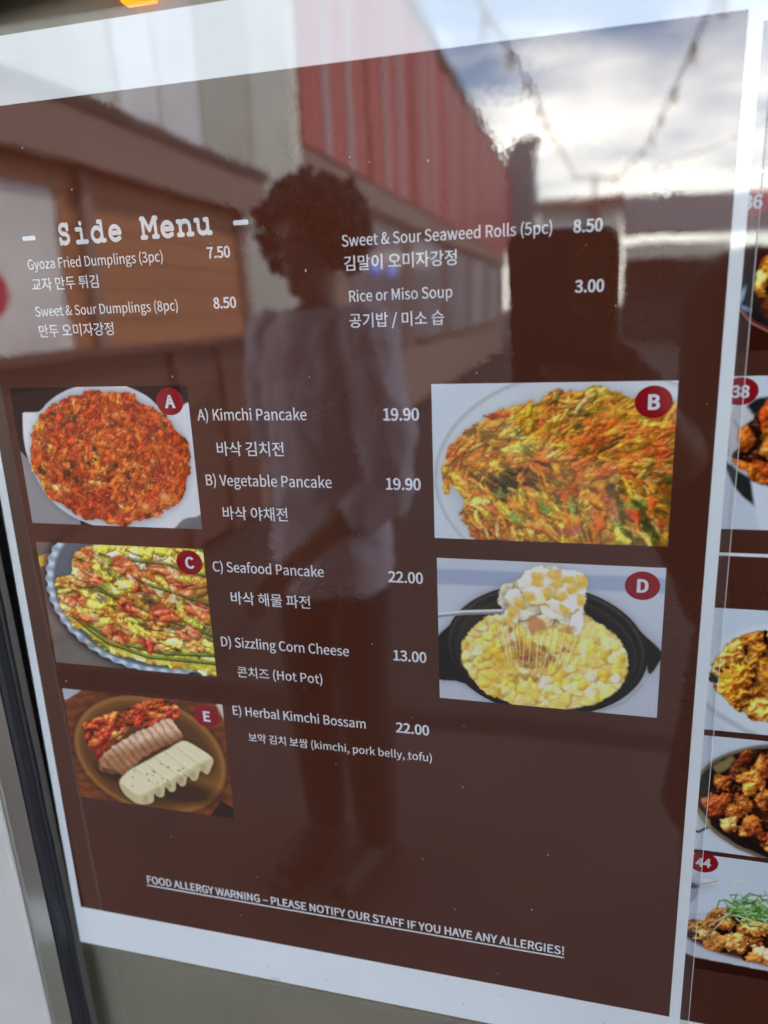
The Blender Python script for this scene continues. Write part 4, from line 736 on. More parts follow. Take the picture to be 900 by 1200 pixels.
def paint_bossam():
    c = Canvas(360, 256, 15, (104, 56, 28))
    g = smooth_noise(256, 360, 40, 2); st = .5 + .5 * np.sin((c.Y * 2.2 + c.X * .5 + g * .4) * 30); c.over(st, (150, 88, 44), .55)
    c.over(c.poly([(0, 0), (.13, 0), (.02, .1), (0, .1)]), (176, 184, 196)); c.over(c.poly([(.96, 0), (1, 0), (1, .14)], 2), (214, 204, 196)); c.over(c.poly([(.93, .85), (1, .9), (1, 1), (.85, 1)], 1), (48, 28, 20))
    pl = c.ell(.50, .53, .485, .535, 1.2); c.over(blur(pl, 8), (36, 18, 10), .8); c.over(pl, (118, 78, 36))
    c.over(np.clip(c.ell(.5, .525, .475, .52, 1) - c.ell(.5, .53, .45, .49, 3), 0, 1), (156, 112, 62), .8)
    c.over(c.ell(.5, .535, .42, .45, 6), (92, 60, 28), .9); c.over(c.ell(.8, .8, .2, .2, 20) * pl, (150, 104, 50), .5)
    c.over(c.ell(.30, .70, .14, .1, 8), (50, 22, 12), .7); c.over(c.ell(.66, .82, .25, .10, 10), (46, 26, 14), .75)
    kim = c.poly(spl([(.10, .36), (.14, .26), (.24, .22), (.34, .15), (.37, .19), (.40, .12), (.52, .04), (.66, .0), (.73, .05), (.72, .16), (.62, .22), (.53, .27), (.42, .30), (.30, .44), (.22, .58), (.13, .55)], 4), 1, .03, 10)
    c.pile(kim, 90, (14, 34), (5, 10), [((188, 78, 32), 6), ((170, 52, 24), 5), ((206, 112, 50), 4), ((140, 36, 20), 3), ((222, 150, 84), 1.2)], lambda x, y, rg: -.5 + rg.normal() * .4, relief=.6, bump=1.1, cell=9, spec=.32, amb=.5, cmix=.4, csig=3, rag=1.3, fine=.6)
    c.over(blur(kim, 3) * c.poly([(.10, .5), (.4, .34), (.7, .18), (.7, .3), (.2, .62)], 4), (90, 26, 14), .35)
    c.over(c.ell(.19, .60, .04, .05, 4, .03), (140, 24, 16), .8)
    pork = c.poly(spl([(.17, .72), (.18, .60), (.26, .50), (.34, .42), (.44, .33), (.55, .25), (.66, .17), (.70, .22), (.74, .31), (.66, .39), (.56, .46), (.44, .58), (.36, .72), (.26, .73)], 4), 1, .02, 8)
    c.over(blur(pork, 4), (40, 20, 12), .6)
    t = (c.X * .80 - c.Y * .42); u2 = (c.X * .42 + c.Y * .80)
    ph = (t * 21 + (smooth_noise(256, 360, 26, 77) - .5) * .9) % 1.0
    sl = np.clip(blur(np.clip(ph * 3.5, .2, 1), 1.6), 0, 1) * (.78 + .22 * np.clip(1.25 - ph, 0, 1))           # each slice: dark gap, then lit edge fading back
    sm = np.clip((u2 - .50) * 14, 0, 1) * (.7 + .6 * smooth_noise(256, 360, 16, 78))
    base = np.stack([.92 - .20 * sm, .80 - .27 * sm, .70 - .31 * sm], -1) * np.stack([.55 + .47 * sl, .48 + .53 * sl, .44 + .56 * sl], -1) * (.86 + .28 * smooth_noise(256, 360, 10, 8))[..., None]
    c.over(pork, base); c.over(pork * c.ell(.60, .42, .17, .08, 8, rot=-.45), (120, 78, 48), .3); c.over(c.poly([(.18, .68), (.3, .71), (.3, .75), (.18, .74)], 2) * pork, (70, 42, 30), .6)
    top = [(.285, .80), (.33, .72), (.385, .66), (.44, .61), (.50, .56), (.57, .495), (.64, .435), (.70, .375), (.75, .35), (.83, .40), (.905, .475)]
    low = [(.89, .56), (.86, .625), (.82, .60), (.795, .68), (.765, .70), (.735, .665), (.715, .745), (.685, .765), (.66, .73), (.645, .81), (.61, .83), (.585, .79), (.565, .88), (.53, .895), (.505, .87), (.49, .95), (.43, .985), (.37, .98), (.30, .90)]
    tofu = c.poly(spl(top + low, 5), 1.1)
    c.over(blur(tofu, 6), (36, 20, 12), .75); c.over(tofu, (232, 224, 190))
    side = c.poly(spl([(.285, .81), (.34, .865), (.40, .905), (.50, .83), (.58, .755), (.66, .685), (.74, .615), (.82, .54), (.905, .475)] + low, 4), 1.5)
    c.over(side * tofu, (196, 182, 136), .8)
    for x, y in ((.40, .655), (.47, .59), (.54, .53), (.61, .47), (.68, .405)):
        c.line([(x, y), (x + .075, y + .08), (x + .15, y + .15)], 4, (206, 194, 152), .55, 2.6); c.line([(x + .016, y - .01), (x + .09, y + .065), (x + .16, y + .13)], 3, (246, 240, 214), .55, 2)
    for x, y in ((.44, .93), (.535, .845), (.61, .775), (.69, .71), (.765, .645), (.84, .57)): c.over(c.ell(x, y, .018, .035, 3, rot=.3) * tofu, (156, 138, 96), .5)
    c.over(tofu * np.clip(smooth_noise(256, 360, 14, 33) * 2 - .8, 0, 1), (244, 238, 210), .35)
    for _ in range(20):
        x, y = .36 + c.rg.uniform(0, .46), 0; y = .82 - (x - .36) * .72 + c.rg.normal() * .05; c.over(c.ell(x, y, .005, .006, 1), (96, 78, 44), .7)
    return c.finish(.014)

CHICK = [((216, 146, 50), 6), ((226, 168, 72), 5), ((196, 120, 38), 4), ((170, 92, 30), 2.5), ((236, 192, 104), 1.5)]
def nuggets(c, mask, n, la, lb, pal, seed=0, dark=.0, spec=.12, bump=1.5, rim=(112, 56, 20)):
    c.over(mask, (74, 36, 16))
    c.pile(mask, n, la, lb, pal, relief=.75, bump=bump, cell=12, spec=spec, amb=.40, ao=.9, zr=1.0, seed=seed, rag=1.7, fine=2.0, cmix=.35, csig=4, under=(96, 46, 18), warm=(.7, 1.0, 1.35))
    c.over(mask * np.clip(smooth_noise(c.h, c.w, 14, seed + 71) * 4 - 2.4, 0, 1), rim, .5 + dark)
    c.over(mask * np.clip(smooth_noise(c.h, c.w, 9, seed + 72) * 5 - 3.0, 0, 1), pal[-1][0], .45)
def paint_bowl_chicken():
    c = Canvas(150, 150, 21, (60, 24, 17))
    c.over(c.ell(.56, .50, .49, .37, 1, rot=-.1), (112, 44, 42)); c.over(c.ell(.56, .485, .475, .345, 1, rot=-.1), (26, 27, 34)); c.over(c.ell(.58, .53, .40, .27, 4), (58, 42, 32))
    c.over(c.ell(.10, .54, .022, .09, 1.2, rot=.25), (176, 200, 230), .9); c.over(c.ell(.14, .64, .05, .02, 1.2, rot=.5), (150, 182, 220), .8); c.line([(.07, .62), (.19, .76), (.34, .84)], 1.6, (214, 170, 170), .8)
    nuggets(c, c.poly(spl([(.19, .42), (.21, .34), (.27, .22), (.5, .12), (.85, .25), (.9, .6), (.6, .78), (.33, .74), (.28, .62), (.21, .52)], 4), 1, .05, 10), 30, (12, 22), (9, 15), CHICK)
    return c.finish(.014)
def paint_pan_chicken():
    c = Canvas(150, 205, 22, (208, 219, 232))
    c.over(c.poly(spl([(.02, .4), (.10, .30), (.23, .18), (.4, .13), (1.1, .1), (1.1, .95), (.5, .9), (.34, .83), (.22, .75), (.12, .64)], 4), 1.2), (30, 32, 34)); c.over(c.poly([(.10, .22), (.2, .17), (.36, .3), (.46, .6), (.5, .72), (.3, .66), (.14, .58), (.02, .5), (.02, .3)], 1.5, .05, 10), (204, 206, 212))
    c.line([(.12, .28), (.2, .36), (.18, .45)], 2, (140, 136, 140), .7, 1.5); c.line([(.08, .36), (.1, .5)], 3, (160, 158, 164), .7, 2)
    c.over(c.poly([(.30, .665), (.46, .70), (1.01, .78), (1.01, 1.01), (.42, 1.01), (.345, .82)], 1.2), (212, 222, 234)); c.over(c.poly([(0, .6), (.09, .60), (.2, .76), (.34, .83), (.42, 1.01), (0, 1.01)], 2), (198, 208, 222))
    nuggets(c, c.poly(spl([(.13, .53), (.18, .44), (.17, .38), (.20, .32), (.28, .27), (.36, .20), (.45, .12), (1.1, .1), (1.1, .76), (.45, .70), (.30, .66), (.25, .60)], 4), 1, .06, 10), 30, (17, 30), (11, 17), [((216, 134, 46), 6), ((198, 104, 34), 5), ((222, 152, 70), 3), ((166, 70, 28), 3), ((236, 200, 140), 1)], spec=.3, bump=.9, rim=(140, 60, 24))
    return c.finish(.013)
def paint_crumbed_chicken():
    c = Canvas(165, 205, 23, (208, 221, 234))
    c.over(c.poly(spl([(.0, .5), (.12, .36), (.3, .18), (.7, .08), (1.2, .1), (1.2, 1.1), (.5, 1.05), (.2, .9), (.05, .72)], 4), 3), (222, 229, 238))
    c.line([(.05, .76), (.2, .86), (.45, .97), (.6, 1.02)], 7, (172, 182, 196), .8, 4)
    nuggets(c, c.poly(spl([(.10, .52), (.14, .42), (.20, .33), (.29, .23), (.41, .18), (.58, .16), (1.1, .1), (1.1, .9), (.62, .89), (.45, .84), (.33, .78), (.27, .72), (.17, .66), (.11, .58)], 4), 1, .06, 9), 26, (26, 44), (17, 27), [((230, 164, 62), 6), ((236, 182, 88), 5), ((214, 140, 50), 4), ((188, 106, 40), 2.5), ((244, 210, 130), 1.2)], bump=2.4, rim=(150, 86, 26))
    return c.finish(.013)
def paint_glazed_chicken():
    c = Canvas(170, 215, 24, (210, 223, 236))
    c.line([(.04, .83), (.12, .84), (.20, .79)], 4, (60, 50, 48), .9, 1)
    bowl = c.poly(spl([(.07, .5), (.08, .34), (.19, .21), (.38, .11), (.68, .03), (1.2, .02), (1.2, 1.05), (.6, .97), (.40, .90), (.21, .79), (.08, .64)], 4), 1.2); c.over(blur(bowl, 5), (130, 132, 140), .5); c.over(bowl, (128, 112, 96))
    c.over(c.poly(spl([(.09, .5), (.10, .36), (.20, .24), (.38, .14), (.68, .06), (1.2, .05), (1.2, 1.0), (.62, .94), (.42, .87), (.23, .76), (.10, .62)], 4), 1.5), (34, 22, 18)); c.over(c.poly([(.2, .25), (.36, .15), (.40, .17), (.34, .27), (.24, .31)], 1.5, .04, 8), (170, 152, 104), .8); c.over(c.poly([(.09, .62), (.22, .72), (.23, .8), (.12, .7)], 1.5), (176, 164, 118), .8)
    nuggets(c, c.poly(spl([(.11, .53), (.18, .50), (.24, .34), (.34, .31), (.37, .22), (.44, .14), (.52, .10), (.66, .09), (1.1, .1), (1.1, .95), (.75, .92), (.66, .80), (.5, .84), (.36, .78), (.32, .72), (.2, .68)], 4), 1, .10, 14), 42, (15, 27), (11, 17), [((196, 114, 52), 6), ((210, 140, 66), 4), ((156, 74, 36), 5), ((116, 50, 28), 2.5), ((224, 172, 96), 1.6)], spec=.22, bump=1.8, dark=.15)
    return c.finish(.013)
def paint_scallion_chicken():
    c = Canvas(180, 230, 25, (206, 219, 233))
    c.over(c.poly([(0, .20), (.3, .18), (.36, .24), (.1, .36), (0, .36)], 5), (182, 190, 204), .7); c.over(c.ell(.04, .33, .12, .10, 2), (166, 174, 188)); c.over(c.ell(.06, .275, .10, .025, 2), (52, 44, 50), .85); c.over(c.ell(.24, .22, .1, .022, 3), (232, 230, 234), .8); c.line([(.1, .27), (.2, .25), (.34, .21)], 2, (150, 140, 148), .7); c.over(c.poly([(0, .40), (.09, .40), (.07, .47), (0, .47)], 3), (96, 102, 112), .8)
    c.over(c.poly(spl([(-.1, .62), (.02, .54), (.3, .48), (.8, .42), (1.2, .45), (1.2, .95), (.91, .90), (.5, .89), (.2, .895), (.03, .85), (-.1, .75)], 4), 1.2), (196, 205, 219)); c.over(c.poly([(-.01, .865), (.06, .873), (.2, .90), (.5, .905), (.91, .915), (1.01, .92), (1.01, 1.01), (-.01, 1.01)], 1.2), (54, 21, 13))
    c.over(c.poly(spl([(.06, .7), (.3, .8), (.6, .84), (1.1, .86), (1.1, .7), (.4, .6)], 4), 3), (58, 26, 18), .9)
    nuggets(c, c.poly(spl([(.07, .66), (.07, .60), (.15, .57), (.25, .56), (.29, .48), (.42, .44), (.7, .46), (1.05, .5), (1.05, .85), (.82, .85), (.67, .85), (.59, .77), (.50, .80), (.40, .82), (.27, .80), (.25, .73), (.10, .73)], 4), 1, .05, 10), 26, (20, 34), (13, 21), [((206, 144, 72), 6), ((214, 158, 88), 4), ((178, 108, 50), 4), ((230, 190, 130), 1.5)], bump=1.6, rim=(128, 70, 30))
    for k in range(220):
        x = c.rg.uniform(.50, 1.05); y = .41 + c.rg.normal() * .055 + max(0, .62 - x) * .25; l = c.rg.uniform(.03, .12); a = c.rg.uniform(-.5, .6); b = c.rg.normal() * .035
        kk = [(70, 122, 52), (96, 150, 68), (52, 98, 44), (150, 190, 120), (222, 232, 208)][c.rg.integers(5)]
        c.line([(x - l, y - l * a + b * .3), (x - l * .4, y + b), (x + l * .4, y + b * .8), (x + l, y + l * a)], c.rg.uniform(1.1, 2.5), kk, .85, .8)
    for q in (((.36, .44), (.38, .37), (.46, .36), (.56, .40)), ((.48, .31), (.54, .30), (.52, .36), (.62, .38))): c.line(list(q), 2.2, (84, 132, 66), .9)
    for q in (((.46, .47), (.42, .55), (.36, .62)), ((.56, .50), (.66, .56), (.78, .58)), ((.5, .46), (.44, .50), (.30, .60)), ((.6, .48), (.7, .5), (.9, .52))): c.line(list(q), 2.4, (228, 230, 218), .85)
    return c.finish(.013)

PRINT_GAIN = np.array([1.0, 1.0, 1.0])
def photo(name, img, u0, u1, v0, v1, lift, parent, corners=None):
    h, w = img.shape[:2]
    q = [P(u0, v0, lift), P(u1, v0, lift), P(u1, v1, lift), P(u0, v1, lift)] if corners is None else [P(a, b, lift) for a, b in corners]
    q = np.array([tuple(p) for p in q])
    s, t = np.meshgrid(np.linspace(0, 1, w), np.linspace(0, 1, h)); s = s.ravel()[:, None]; t = t.ravel()[:, None]
    co = q[0] * (1 - s) * (1 - t) + q[1] * s * (1 - t) + q[2] * s * t + q[3] * (1 - s) * t
    me = bpy.data.meshes.new(name); nq = (w - 1) * (h - 1)
    i, j = np.meshgrid(np.arange(w - 1), np.arange(h - 1)); a = (j * w + i).ravel()
    fc = np.stack([a, a + w, a + w + 1, a + 1], 1).astype(np.int32)
    me.vertices.add(w * h); me.vertices.foreach_set('co', co.astype(np.float32).ravel())
    me.loops.add(nq * 4); me.loops.foreach_set('vertex_index', fc.ravel())
    me.polygons.add(nq); me.polygons.foreach_set('loop_start', np.arange(nq, dtype=np.int32) * 4)
    me.update(calc_edges=True)
    lin = np.where(img <= .04045, img / 12.92, ((img + .055) / 1.055) ** 2.4) * PRINT_GAIN
    rgba = np.ones((w * h, 4), np.float32); rgba[:, :3] = lin.reshape(-1, 3)
    at = me.color_attributes.new('photo', 'FLOAT_COLOR', 'POINT'); at.data.foreach_set('color', rgba.ravel())
    me.materials.append(M_PHOTO)
    o = bpy.data.objects.new(name, me); COL.objects.link(o); attach(o, parent); return o

# ================================================================== MENU SHEETS
# ---- main sheet (A3): u -0.929..0.184, v -0.388..1.188
SU0, SU1, SV0, SV1 = -.929, .184, -.388, 1.188
menu = empty('menu_sheet', P((SU0 + SU1) / 2, SV1, 0), 'large brown side menu sheet with white border and five lettered dish photos', 'menu')
slab('paper', SU0, SU1, SV0, SV1, -.0002, .0003, M_PAPER, menu)
rect('brown_field', -.913, .168, -.302, 1.101, .00024, M_BROWN, menu)
L1 = .00028
# laminate margin round the sheet
mg = .0125
fl = 0.00012
ring = [P(SU0 - .003, SV0 - mg, fl), P(SU1 + mg, SV0 - mg, fl), P(SU1 + mg, SV1 + mg, fl), P(SU0 - .003, SV1 + mg, fl), P(SU0, SV0, fl), P(SU1, SV0, fl), P(SU1, SV1, fl), P(SU0, SV1, fl)]
lam = mesh_ob('laminate_margin', ring, [(1, 0, 4, 5), (2, 1, 5, 6), (3, 2, 6, 7), (0, 3, 7, 4)], M_FILM, menu)
ew = .0007
boxes('laminate_edge', [((SU1 + mg) * D, (SU1 + mg + ew * .8) * D, -.0004, 0, H - (SV1 + mg) * D, H - (SV0 - mg) * D)], M_FILM_EDGE, lam)
V = []; F = []
for i in range(61):
    t = i / 60; w_ = .0035 + .0022 * math.sin(i * 1.7) * math.sin(i * .43)
    V += [P(SU0 + .06 + t * (SU1 - SU0 - .06), SV1 + .0003, fl + .00006), P(SU0 + .06 + t * (SU1 - SU0 - .06), SV1 + .0003 + w_, fl + .00006)]
    if i: F.append((2 * i - 2, 2 * i - 1, 2 * i + 1, 2 * i))
mesh_ob('glue_line', V, F, plain_mat('brown_glue', (.15, .085, .055), .45, noise=(160, .5)), menu)
# white heading
hx0 = -.7478 ; pitch = (-.4975 - hx0) / 9 * 1.005
V, F = [], []
def heading(name, s, start):
    parts = []
    for i, ch in enumerate(s):
        if ch == ' ': continue
        o = start + i * pitch
        parts.append(pen_vf(PEN[ch], lambda x, y, o=o: (o + (x - 50) / 100 * pitch * 1.10 + pitch * .5, -.1125 - y / 62 * .0262), 7.5, .00030))
    return mesh_ob(name, *join_vf(parts), M_INK_WHITE, menu)
heading('heading', 'Side Menu', hx0)
heading('heading_dash', '-', -.8085); heading('heading_dash', '-', -.4675)

LINES = [
    ('Gyoza Fried Dumplings (3pc)', -0.805, -0.5766, -0.0796, 2, 'dish_name'),
    ('7.50', -0.5088, -0.473, -0.0799, 9, 'price'),
    ('교자 만두 튀김', -0.8033, -0.6851, -0.0491, 2, 'korean_name'),
    ('Sweet & Sour Dumplings (8pc)', -0.8044, -0.5612, -0.0116, 2, 'dish_name'),
    ('8.50', -0.5065, -0.4707, -0.0122, 9, 'price'),
    ('만두 오미자강정', -0.8036, -0.6701, 0.0192, 2, 'korean_name'),
    ('Sweet & Sour Seaweed Rolls (5pc)', -0.3114, -0.0361, -0.0841, 2, 'dish_name'),
    ('8.50', -0.0125, 0.0229, -0.0834, 9, 'price'),
    ('김말이 오미자강정', -0.3101, -0.1548, -0.0534, 2, 'korean_name'),
    ('Rice or Miso Soup', -0.3057, -0.1626, -0.0131, 2, 'dish_name'),
    ('3.00', -0.0084, 0.0271, -0.0124, 9, 'price'),
    ('공기밥 / 미소 습', -0.3063, -0.174, 0.0208, 2, 'korean_name'),
    ('A) Kimchi Pancake', -0.5497, -0.3762, 0.1476, 3, 'dish_name'),
    ('19.90', -0.2642, -0.2117, 0.1481, 9, 'price'),
    ('바삭 김치전', -0.525, -0.4136, 0.2006, 2, 'korean_name'),
    ('B) Vegetable Pancake', -0.5487, -0.3442, 0.2471, 3, 'dish_name'),
    ('19.90', -0.2644, -0.2119, 0.2474, 9, 'price'),
    ('바삭 야채전', -0.5257, -0.4155, 0.3003, 2, 'korean_name'),
    ('C) Seafood Pancake', -0.5515, -0.3654, 0.3866, 3, 'dish_name'),
    ('22.00', -0.2653, -0.2123, 0.3885, 9, 'price'),
    ('바삭 해물 파전', -0.5262, -0.3891, 0.44, 2, 'korean_name'),
    ('D) Sizzling Corn Cheese', -0.5516, -0.3323, 0.5155, 3, 'dish_name'),
    ('13.00', -0.2634, -0.2102, 0.5157, 9, 'price'),
    ('콘치즈 (Hot Pot)', -0.527, -0.3781, 0.5682, 2, 'korean_name'),
    ('E) Herbal Kimchi Bossam', -0.5434, -0.3105, 0.6394, 3, 'dish_name'),
    ('22.00', -0.2627, -0.209, 0.6397, 9, 'price'),
    ('보약 김치 보쌈 (kimchi, pork belly, tofu)', -0.5187, -0.2048, 0.6869, 2, 'korean_name'),
    ('FOOD ALLERGY WARNING – PLEASE NOTIFY OUR STAFF IF YOU HAVE ANY ALLERGIES!', -0.7557, 0.0046, 1.0153, 7, 'allergy_notice')]
for s, u0, u1, vb, bold, nm in LINES:
    ysc = 1.12
    if nm == 'korean_name':
        k = (u1 - u0) / sum(GLYPH[c][0] for c in s); ysc = 1.0
        vb = vb - 16 * k if '(' not in s else vb - 14 * k
        ysc = 1.04
    if nm == 'price': ysc = 1.06
    if nm == 'allergy_notice': ysc = 1.12
    text(nm, s, u0, u1, vb, {2: 2.6, 3: 3.6, 9: 8.5, 7: 6.0}[bold], ysc, menu, L1)
rect('allergy_underline', -.7557, .0035, 1.0195, 1.0222, L1, M_INK_WHITE, menu)

PH = {'A': ('kimchi_pancake_photo', paint_kimchi_pancake, -.8735, -.562, .0955, .318, 'printed photo of round orange kimchi pancake on white plate'),
      'C': ('seafood_pancake_photo', paint_seafood_pancake, -.8735, -.5645, .351, .5725, 'printed photo of yellow seafood pancake with shrimps on scalloped plate'),
      'E': ('bossam_photo', paint_bossam, -.870, -.560, .623, .845, 'printed photo of kimchi, sliced pork and tofu on brown plate'),
      'B': ('vegetable_pancake_photo', paint_vegetable_pancake, -.194, .1205, .099, .3175, 'printed photo of shredded vegetable pancake on white plate'),
      'D': ('corn_cheese_photo', paint_corn_cheese, -.1915, .1205, .3475, .5725, 'printed photo of corn cheese in black pot with lifted spoonful')}
BADGE = {'A': (-.593, .119), 'B': (.0925, .1254), 'C': (-.5909, .3742), 'D': (.0914, .3745), 'E': (-.5917, .6481)}
for k, (nm, fn, u0, u1, v0, v1, lab) in PH.items():
    o = photo(nm, fn(), u0, u1, v0, v1, .00028, menu); o['label'] = lab
    bu, bv = BADGE[k]
    disc('letter_badge', bu, bv, .0228, .0207, .00031, M_RED, o)
    w = GLYPH[k][0] * 8.6e-5
    text('badge_letter', k, bu - w / 2, bu + w / 2, bv + .0092, 13, 1.02, o, .00034)

# ---- neighbouring sheet, tucked under the first one
NU0 = .150
men2 = empty('menu_sheet', P(.45, SV1, -.0006), 'brown menu sheet of fried chicken photos, cut off at right', 'menu')
slab('paper', NU0, NU0 + .9, SV0 - .01, 1.19, .0005, .0010, M_PAPER, men2)
LB = -.00046
rect('brown_field', NU0 + .014, NU0 + .886, -.29, 1.105, LB, M_BROWN, men2)
for vl in (-.1375, .3255): rect('divider_line', NU0 + .014, NU0 + .886, vl - .0022, vl + .0022, LB + .00003, M_PAPER, men2)
PH2 = [('36', 'bowl_chicken_photo', paint_bowl_chicken, .172, .312, -.075, .065, (.189, -.105)),
       ('38', 'pan_chicken_photo', paint_pan_chicken, .172, .312, .095, .291, (.1935, .1135)),
       (None, 'crumbed_chicken_photo', paint_crumbed_chicken, .172, .312, .4015, .585, None),
       (None, 'glazed_chicken_photo', paint_glazed_chicken, .172, .312, .5945, .784, None),
       ('44', 'scallion_chicken_photo', paint_scallion_chicken, .172, .312, .7915, 1.0, (.1985, .8055))]
for num, nm, fn, u0, u1, v0, v1, b in PH2:
    im = fn()
    o = photo(nm, im, u0, u1, v0, v1, LB + .00004, men2)
    if b:
        disc('number_badge', b[0], b[1], .0205, .0172, LB + .00008, M_RED, o)
        w = 310 * 6.6e-5
        text('badge_number', num, b[0] - w / 2, b[0] + w / 2, b[1] + .0074, 12, 1.05, o, LB + .00012)

# ---- sheet above, only the foot of its white border shows
men3 = empty('paper_sheet', P(-.9, -.43, 0), 'white foot of another sheet taped above the menu at top left', 'sheet')
c3 = [(-1.2, -.90), (-.35, -.90), (-.35, -.475), (-1.2, -.402)]
mesh_ob('paper', [P(a, b, l) for l in (.0002, -.0003) for a, b in c3], [(3, 2, 1, 0), (4, 5, 6, 7), (0, 1, 5, 4), (1, 2, 6, 5), (2, 3, 7, 6), (3, 0, 4, 7)], M_PAPER, men3)
text('sign_lettering', 'TIME', -.598, -.560, -.428, 6, 1.0, amber, -.0062, plain_mat('dark_sign_letters', (.35, .1, .02), .5))
# small strip of clear tape at the foot of the sheet and specks of dirt on the border
tape = tag(rect('clear_tape', -.52, -.50, 1.178, 1.215, .00050, M_FILM, None), 'small piece of clear tape across the lower sheet edge', 'tape')

# ---- water drops and specks on the film
M_DROP = glass_mat('water_drop', (1, 1, 1), 1.33, wavy=0)
def drop(u, v, r, hgt):
    V = [P(u, v, .00035 + hgt)]; F = []; n = 20
    for i in range(1, 7):
        a = i / 6 * math.pi / 2
        for k in range(n): V.append(P(u + r * math.sin(a) * math.cos(2 * math.pi * k / n), v + 1.2 * r * math.sin(a) * math.sin(2 * math.pi * k / n), .00035 + hgt * math.cos(a)))
    for k in range(n): F.append((0, 1 + (k + 1) % n, 1 + k))
    for i in range(5):
        for k in range(n): a = 1 + i * n; F.append((a + k, a + (k + 1) % n, a + n + (k + 1) % n, a + n + k))
    return mesh_ob('water_drop', V, F, M_DROP, menu, True)
for u, v, r in ((-.103, -.309, .0042), (.1255, -.2975, .0048), (-.0135, -.1175, .0052)): drop(u, v, r, .0007)
rs = random.Random(21); parts = []
for _ in range(45):
    u, v = rs.uniform(-.88, .165), rs.uniform(-.28, 1.1); r = rs.choice((.0006, .0007, .0009, .0012)) * rs.uniform(.6, 1.1); n = 7; st = rs.uniform(.6, 1.8)
    V = [P(u + r * math.cos(6.283 * k / n) * rs.uniform(.7, 1.2), v - r * st * math.sin(6.283 * k / n), .00042) for k in range(n)]
    parts.append((V, [tuple(range(n))]))
tag(mesh_ob('dust_specks', *join_vf(parts), plain_mat('pale_dust', (.5, .48, .45), .8), menu), kind='stuff')
parts = []
for _ in range(7):
    u = rs.uniform(-.88, .16); v = rs.uniform(1.11, 1.18); r = rs.uniform(.0007, .0016); n = 7
    parts.append(([P(u + r * math.cos(6.283 * k / n), v - r * rs.uniform(.6, 1.3) * math.sin(6.283 * k / n), .00042) for k in range(n)], [tuple(range(n))]))
tag(mesh_ob('dirt_specks', *join_vf(parts), plain_mat('dark_dirt', (.08, .06, .05), .9), menu), kind='stuff')

# ================================================================== STRING LIGHTS over the lane (mirrored)
M_CABLE = plain_mat('black_cable', (.02, .02, .02), .6); M_BULB = glass_mat('bulb_glass', (.75, .72, .66), 1.5, wavy=0); M_CAP = plain_mat('bulb_socket', (.025, .025, .025), .5)
def crom(p, n=10):
    o = []; q = [p[0]] + list(p) + [p[-1]]
    for i in range(1, len(q) - 2):
        a, b, c, d = [np.array(x, float) for x in q[i - 1:i + 3]]
        for k in range(n):
            t = k / n; o.append(tuple(.5 * (2 * b + (c - a) * t + (2 * a - 5 * b + 4 * c - d) * t * t + (3 * b - a - 3 * c + d) * t ** 3)))
    o.append(tuple(p[-1])); return o
def string_light(pts, label, spots):
    r = empty('string_light', pts[-1], label, 'string lights', 'string lights over the lane')
    c = crom(pts); mesh_ob('cable', *tube_vf(c, .016, 6), M_CABLE, r)
    cl_ = [0]
    for a, b in zip(c[:-1], c[1:]): cl_.append(cl_[-1] + (Vector(b) - Vector(a)).length)
    for s in spots:
        i = next((k for k in range(len(cl_) - 1) if cl_[k + 1] >= s), None)
        if i is None: continue
        t = (s - cl_[i]) / (cl_[i + 1] - cl_[i]); p = Vector(c[i]).lerp(Vector(c[i + 1]), t)
        b = mesh_ob('bulb', *ball_vf((p.x, p.y, p.z - .15), .05, .05, .065), M_BULB, r, True)
        mesh_ob('socket', *tube_vf([(p.x, p.y, p.z + .01), (p.x, p.y, p.z - .09)], [.03, .034], 10), M_CAP, b)
def S(u, v, s): return (u * s, -(s - D), H - v * s)
sp = [2.0 + 3.1 * i for i in range(14)]
string_light([(-.55, -1.3, 2.45), S(-.103, -.31, 8), S(-.06, -.237, 14), S(-.037, -.189, 22), S(-.012, -.146, 36)], 'string of bulbs running from the stall down the lane, beside red roof', sp)
string_light([(.62, -1.3, 2.45), S(.125, -.302, 8), S(.089, -.216, 14), S(.064, -.166, 22), S(.030, -.135, 36)], 'string of bulbs running down the open right side of the lane', sp)
string_light([S(.030, -.135, 36), S(.09, -.150, 35), S(.14, -.165, 34), S(.24, -.21, 33)], 'string of bulbs crossing above the slate roofed shed', sp)
pole = empty('lamp_pole', (.4, -36.2, 0), 'thin pole at the lane end carrying the strings of bulbs', 'pole')
mesh_ob('shaft', *tube_vf([(.35, -36, 0), (.35, -36, 6.6)], .06, 10), M_CABLE, pole); mesh_ob('crossbar', *tube_vf([(-.6, -36, 6.55), (1.3, -36, 6.4)], .04, 8), M_CABLE, pole)

# ================================================================== PEOPLE (seen mirrored in the film)
M_SKIN = plain_mat('skin', (.20, .11, .08), .5, noise=(30, .08)); M_HAIR = plain_mat('black_hair', (.012, .009, .008), .55)
M_TEE = plain_mat('lilac_grey_tee', (.62, .57, .65), .85, noise=(9, .3)); M_TROUSER = plain_mat('black_trousers', (.016, .015, .018), .85); M_JACKET = plain_mat('black_jacket', (.012, .012, .014), .8); M_SHOE = plain_mat('dark_shoes', (.02, .02, .022), .6)
def fused(name, parts, mat, parent=None, voxel=.007, smooth=6):
    V, F = join_vf(parts); o = mesh_ob(name, V, F, mat, parent, True)
    m = o.modifiers.new('fuse', 'REMESH'); m.mode = 'VOXEL'; m.voxel_size = voxel; m.use_smooth_shade = True
    m = o.modifiers.new('soft', 'SMOOTH'); m.factor = .5; m.iterations = smooth
    return o
def limb(pts, rad): return [tube_vf(pts, rad, 14)] + [ball_vf(tuple(p), r) for p, r in zip(pts, rad)]
